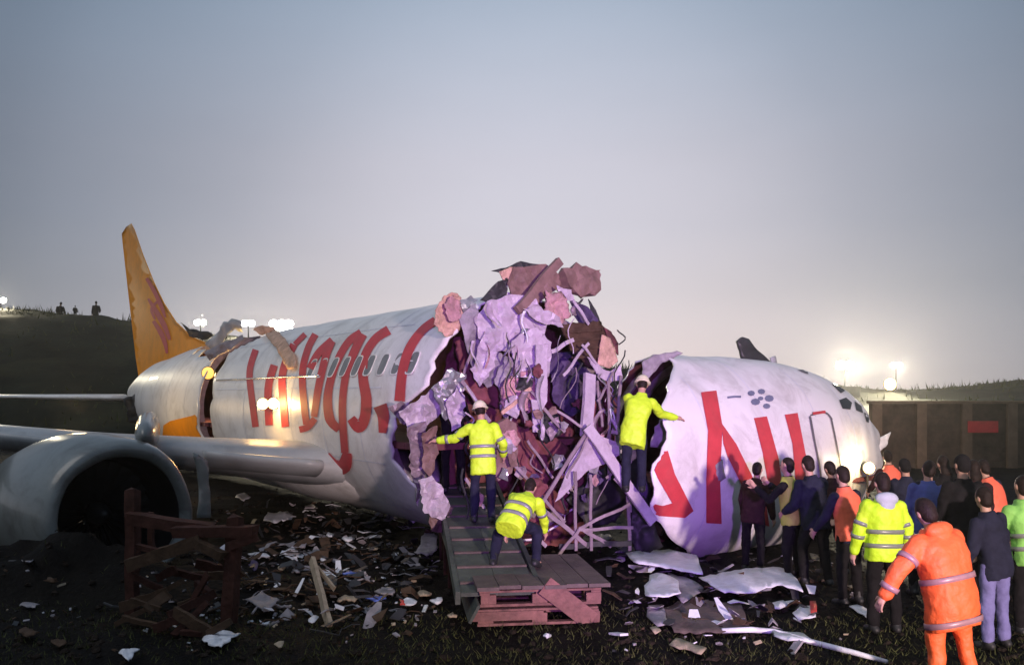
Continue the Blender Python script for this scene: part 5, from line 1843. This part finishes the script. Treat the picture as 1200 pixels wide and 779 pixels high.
person(1037, 9.75, 4, 'man in lime jacket with grey hood and two dark bands seen from behind', 'lime', 'blackcloth', dict(lean=.05, al=((-.32, .05, -.92), (-.12, .2, -.95)), ar=((.36, .05, -.9), (.12, .2, -.95))), 1.76, None, 'hair', hood='greycloth', bands=(.03, .18), arm_bands=(('u', .72), ('l', .25)), hem=-.14, bulk=1.08, vox=.0095)
person(1046, 16.2, 0, 'person in coral vest farthest off beside the crushed nose', 'coral', 'blackcloth', None, 1.78, None, 'hair', vest='darkbrown', hem=-.12)
person(1087, 11.4, -8, 'person in bright blue jacket with dark hair behind the orange suit', 'bluecloth', 'blackcloth', dict(lean=.08), 1.76, None, 'hair')
person(1110, 13.2, 10, 'dark coated person behind the blue jacket against the wall', 'blackcloth', 'blackcloth', None, 1.76, None, 'hairlong')
person(1132, 10.6, 6, 'tall black coated person directly behind the orange suit', 'blackcloth', 'blackcloth', dict(lean=.05), 1.88, None, 'cap', bulk=1.08)
person(1062, 12.7, -4, 'person in dark grey coat between the lime jacket and the blue jacket', 'navy', 'blackcloth', dict(lean=.07), 1.70, None, 'cap')
person(1149, 11.6, 12, 'dark maroon clothed person left of the orange vest at the right edge', 'darkbrown', 'blackcloth', dict(lean=.08, side=-.04), 1.72, None, 'hairlong')
person(1172, 12.3, 24, 'person in orange vest leaning left near the right edge', 'coral', 'darkbrown', dict(lean=.16, side=-.14), 1.70, None, 'hair', vest='navy', hem=-.10)
person(1168, 9.1, 22, 'person in navy jacket and pale blue jeans right of the orange suit', 'navy', 'jeans', dict(lean=.10, side=-.06), 1.66, None, 'hair')
person(1121, 7.35, 16, 'rescuer in full orange suit with hood striding in the right foreground', 'orange', 'orange', dict(lean=.18, side=-.10, al=((-.68, -.02, -.72), (-.42, .22, -.86)), ar=((.34, .0, -.92), (.12, .42, -.86)), ll=((-.08, .10, -1), (-.02, -.12, -1)), lr=((.12, -.02, -1), (.06, -.22, -1)), head=(-.05, .35, 1)), 1.72, None, 'hair', hood='orange', bands=(-.235, .13), arm_bands=(('u', .62), ('l', .7)), band_m='bandorange', hem=-.29, bulk=1.24, vox=.0085)
person(1208, 9.6, 6, 'person in green hi vis jacket cut off by the right edge', 'limegreen', 'blackcloth', dict(lean=.06), 1.72, None, 'hair', bands=(.03, .17), hem=-.16)
for px, lab, hh in ((70, 'leftmost onlooker silhouetted on the dark hill', 1.85), (88, 'small crouching onlooker between the two standing on the hill', 1.0), (112, 'onlooker silhouetted on the dark hill nearest the tail fin', 1.85)):
    x = (px - HX) / F * 65
    person(px, 65, 20, lab, 'blackcloth', 'blackcloth', None, hh, hz(x, 65) - .05 - (.75 if hh > 1.5 else .2), 'hair', vox=.03, group='onlookers on the hill')
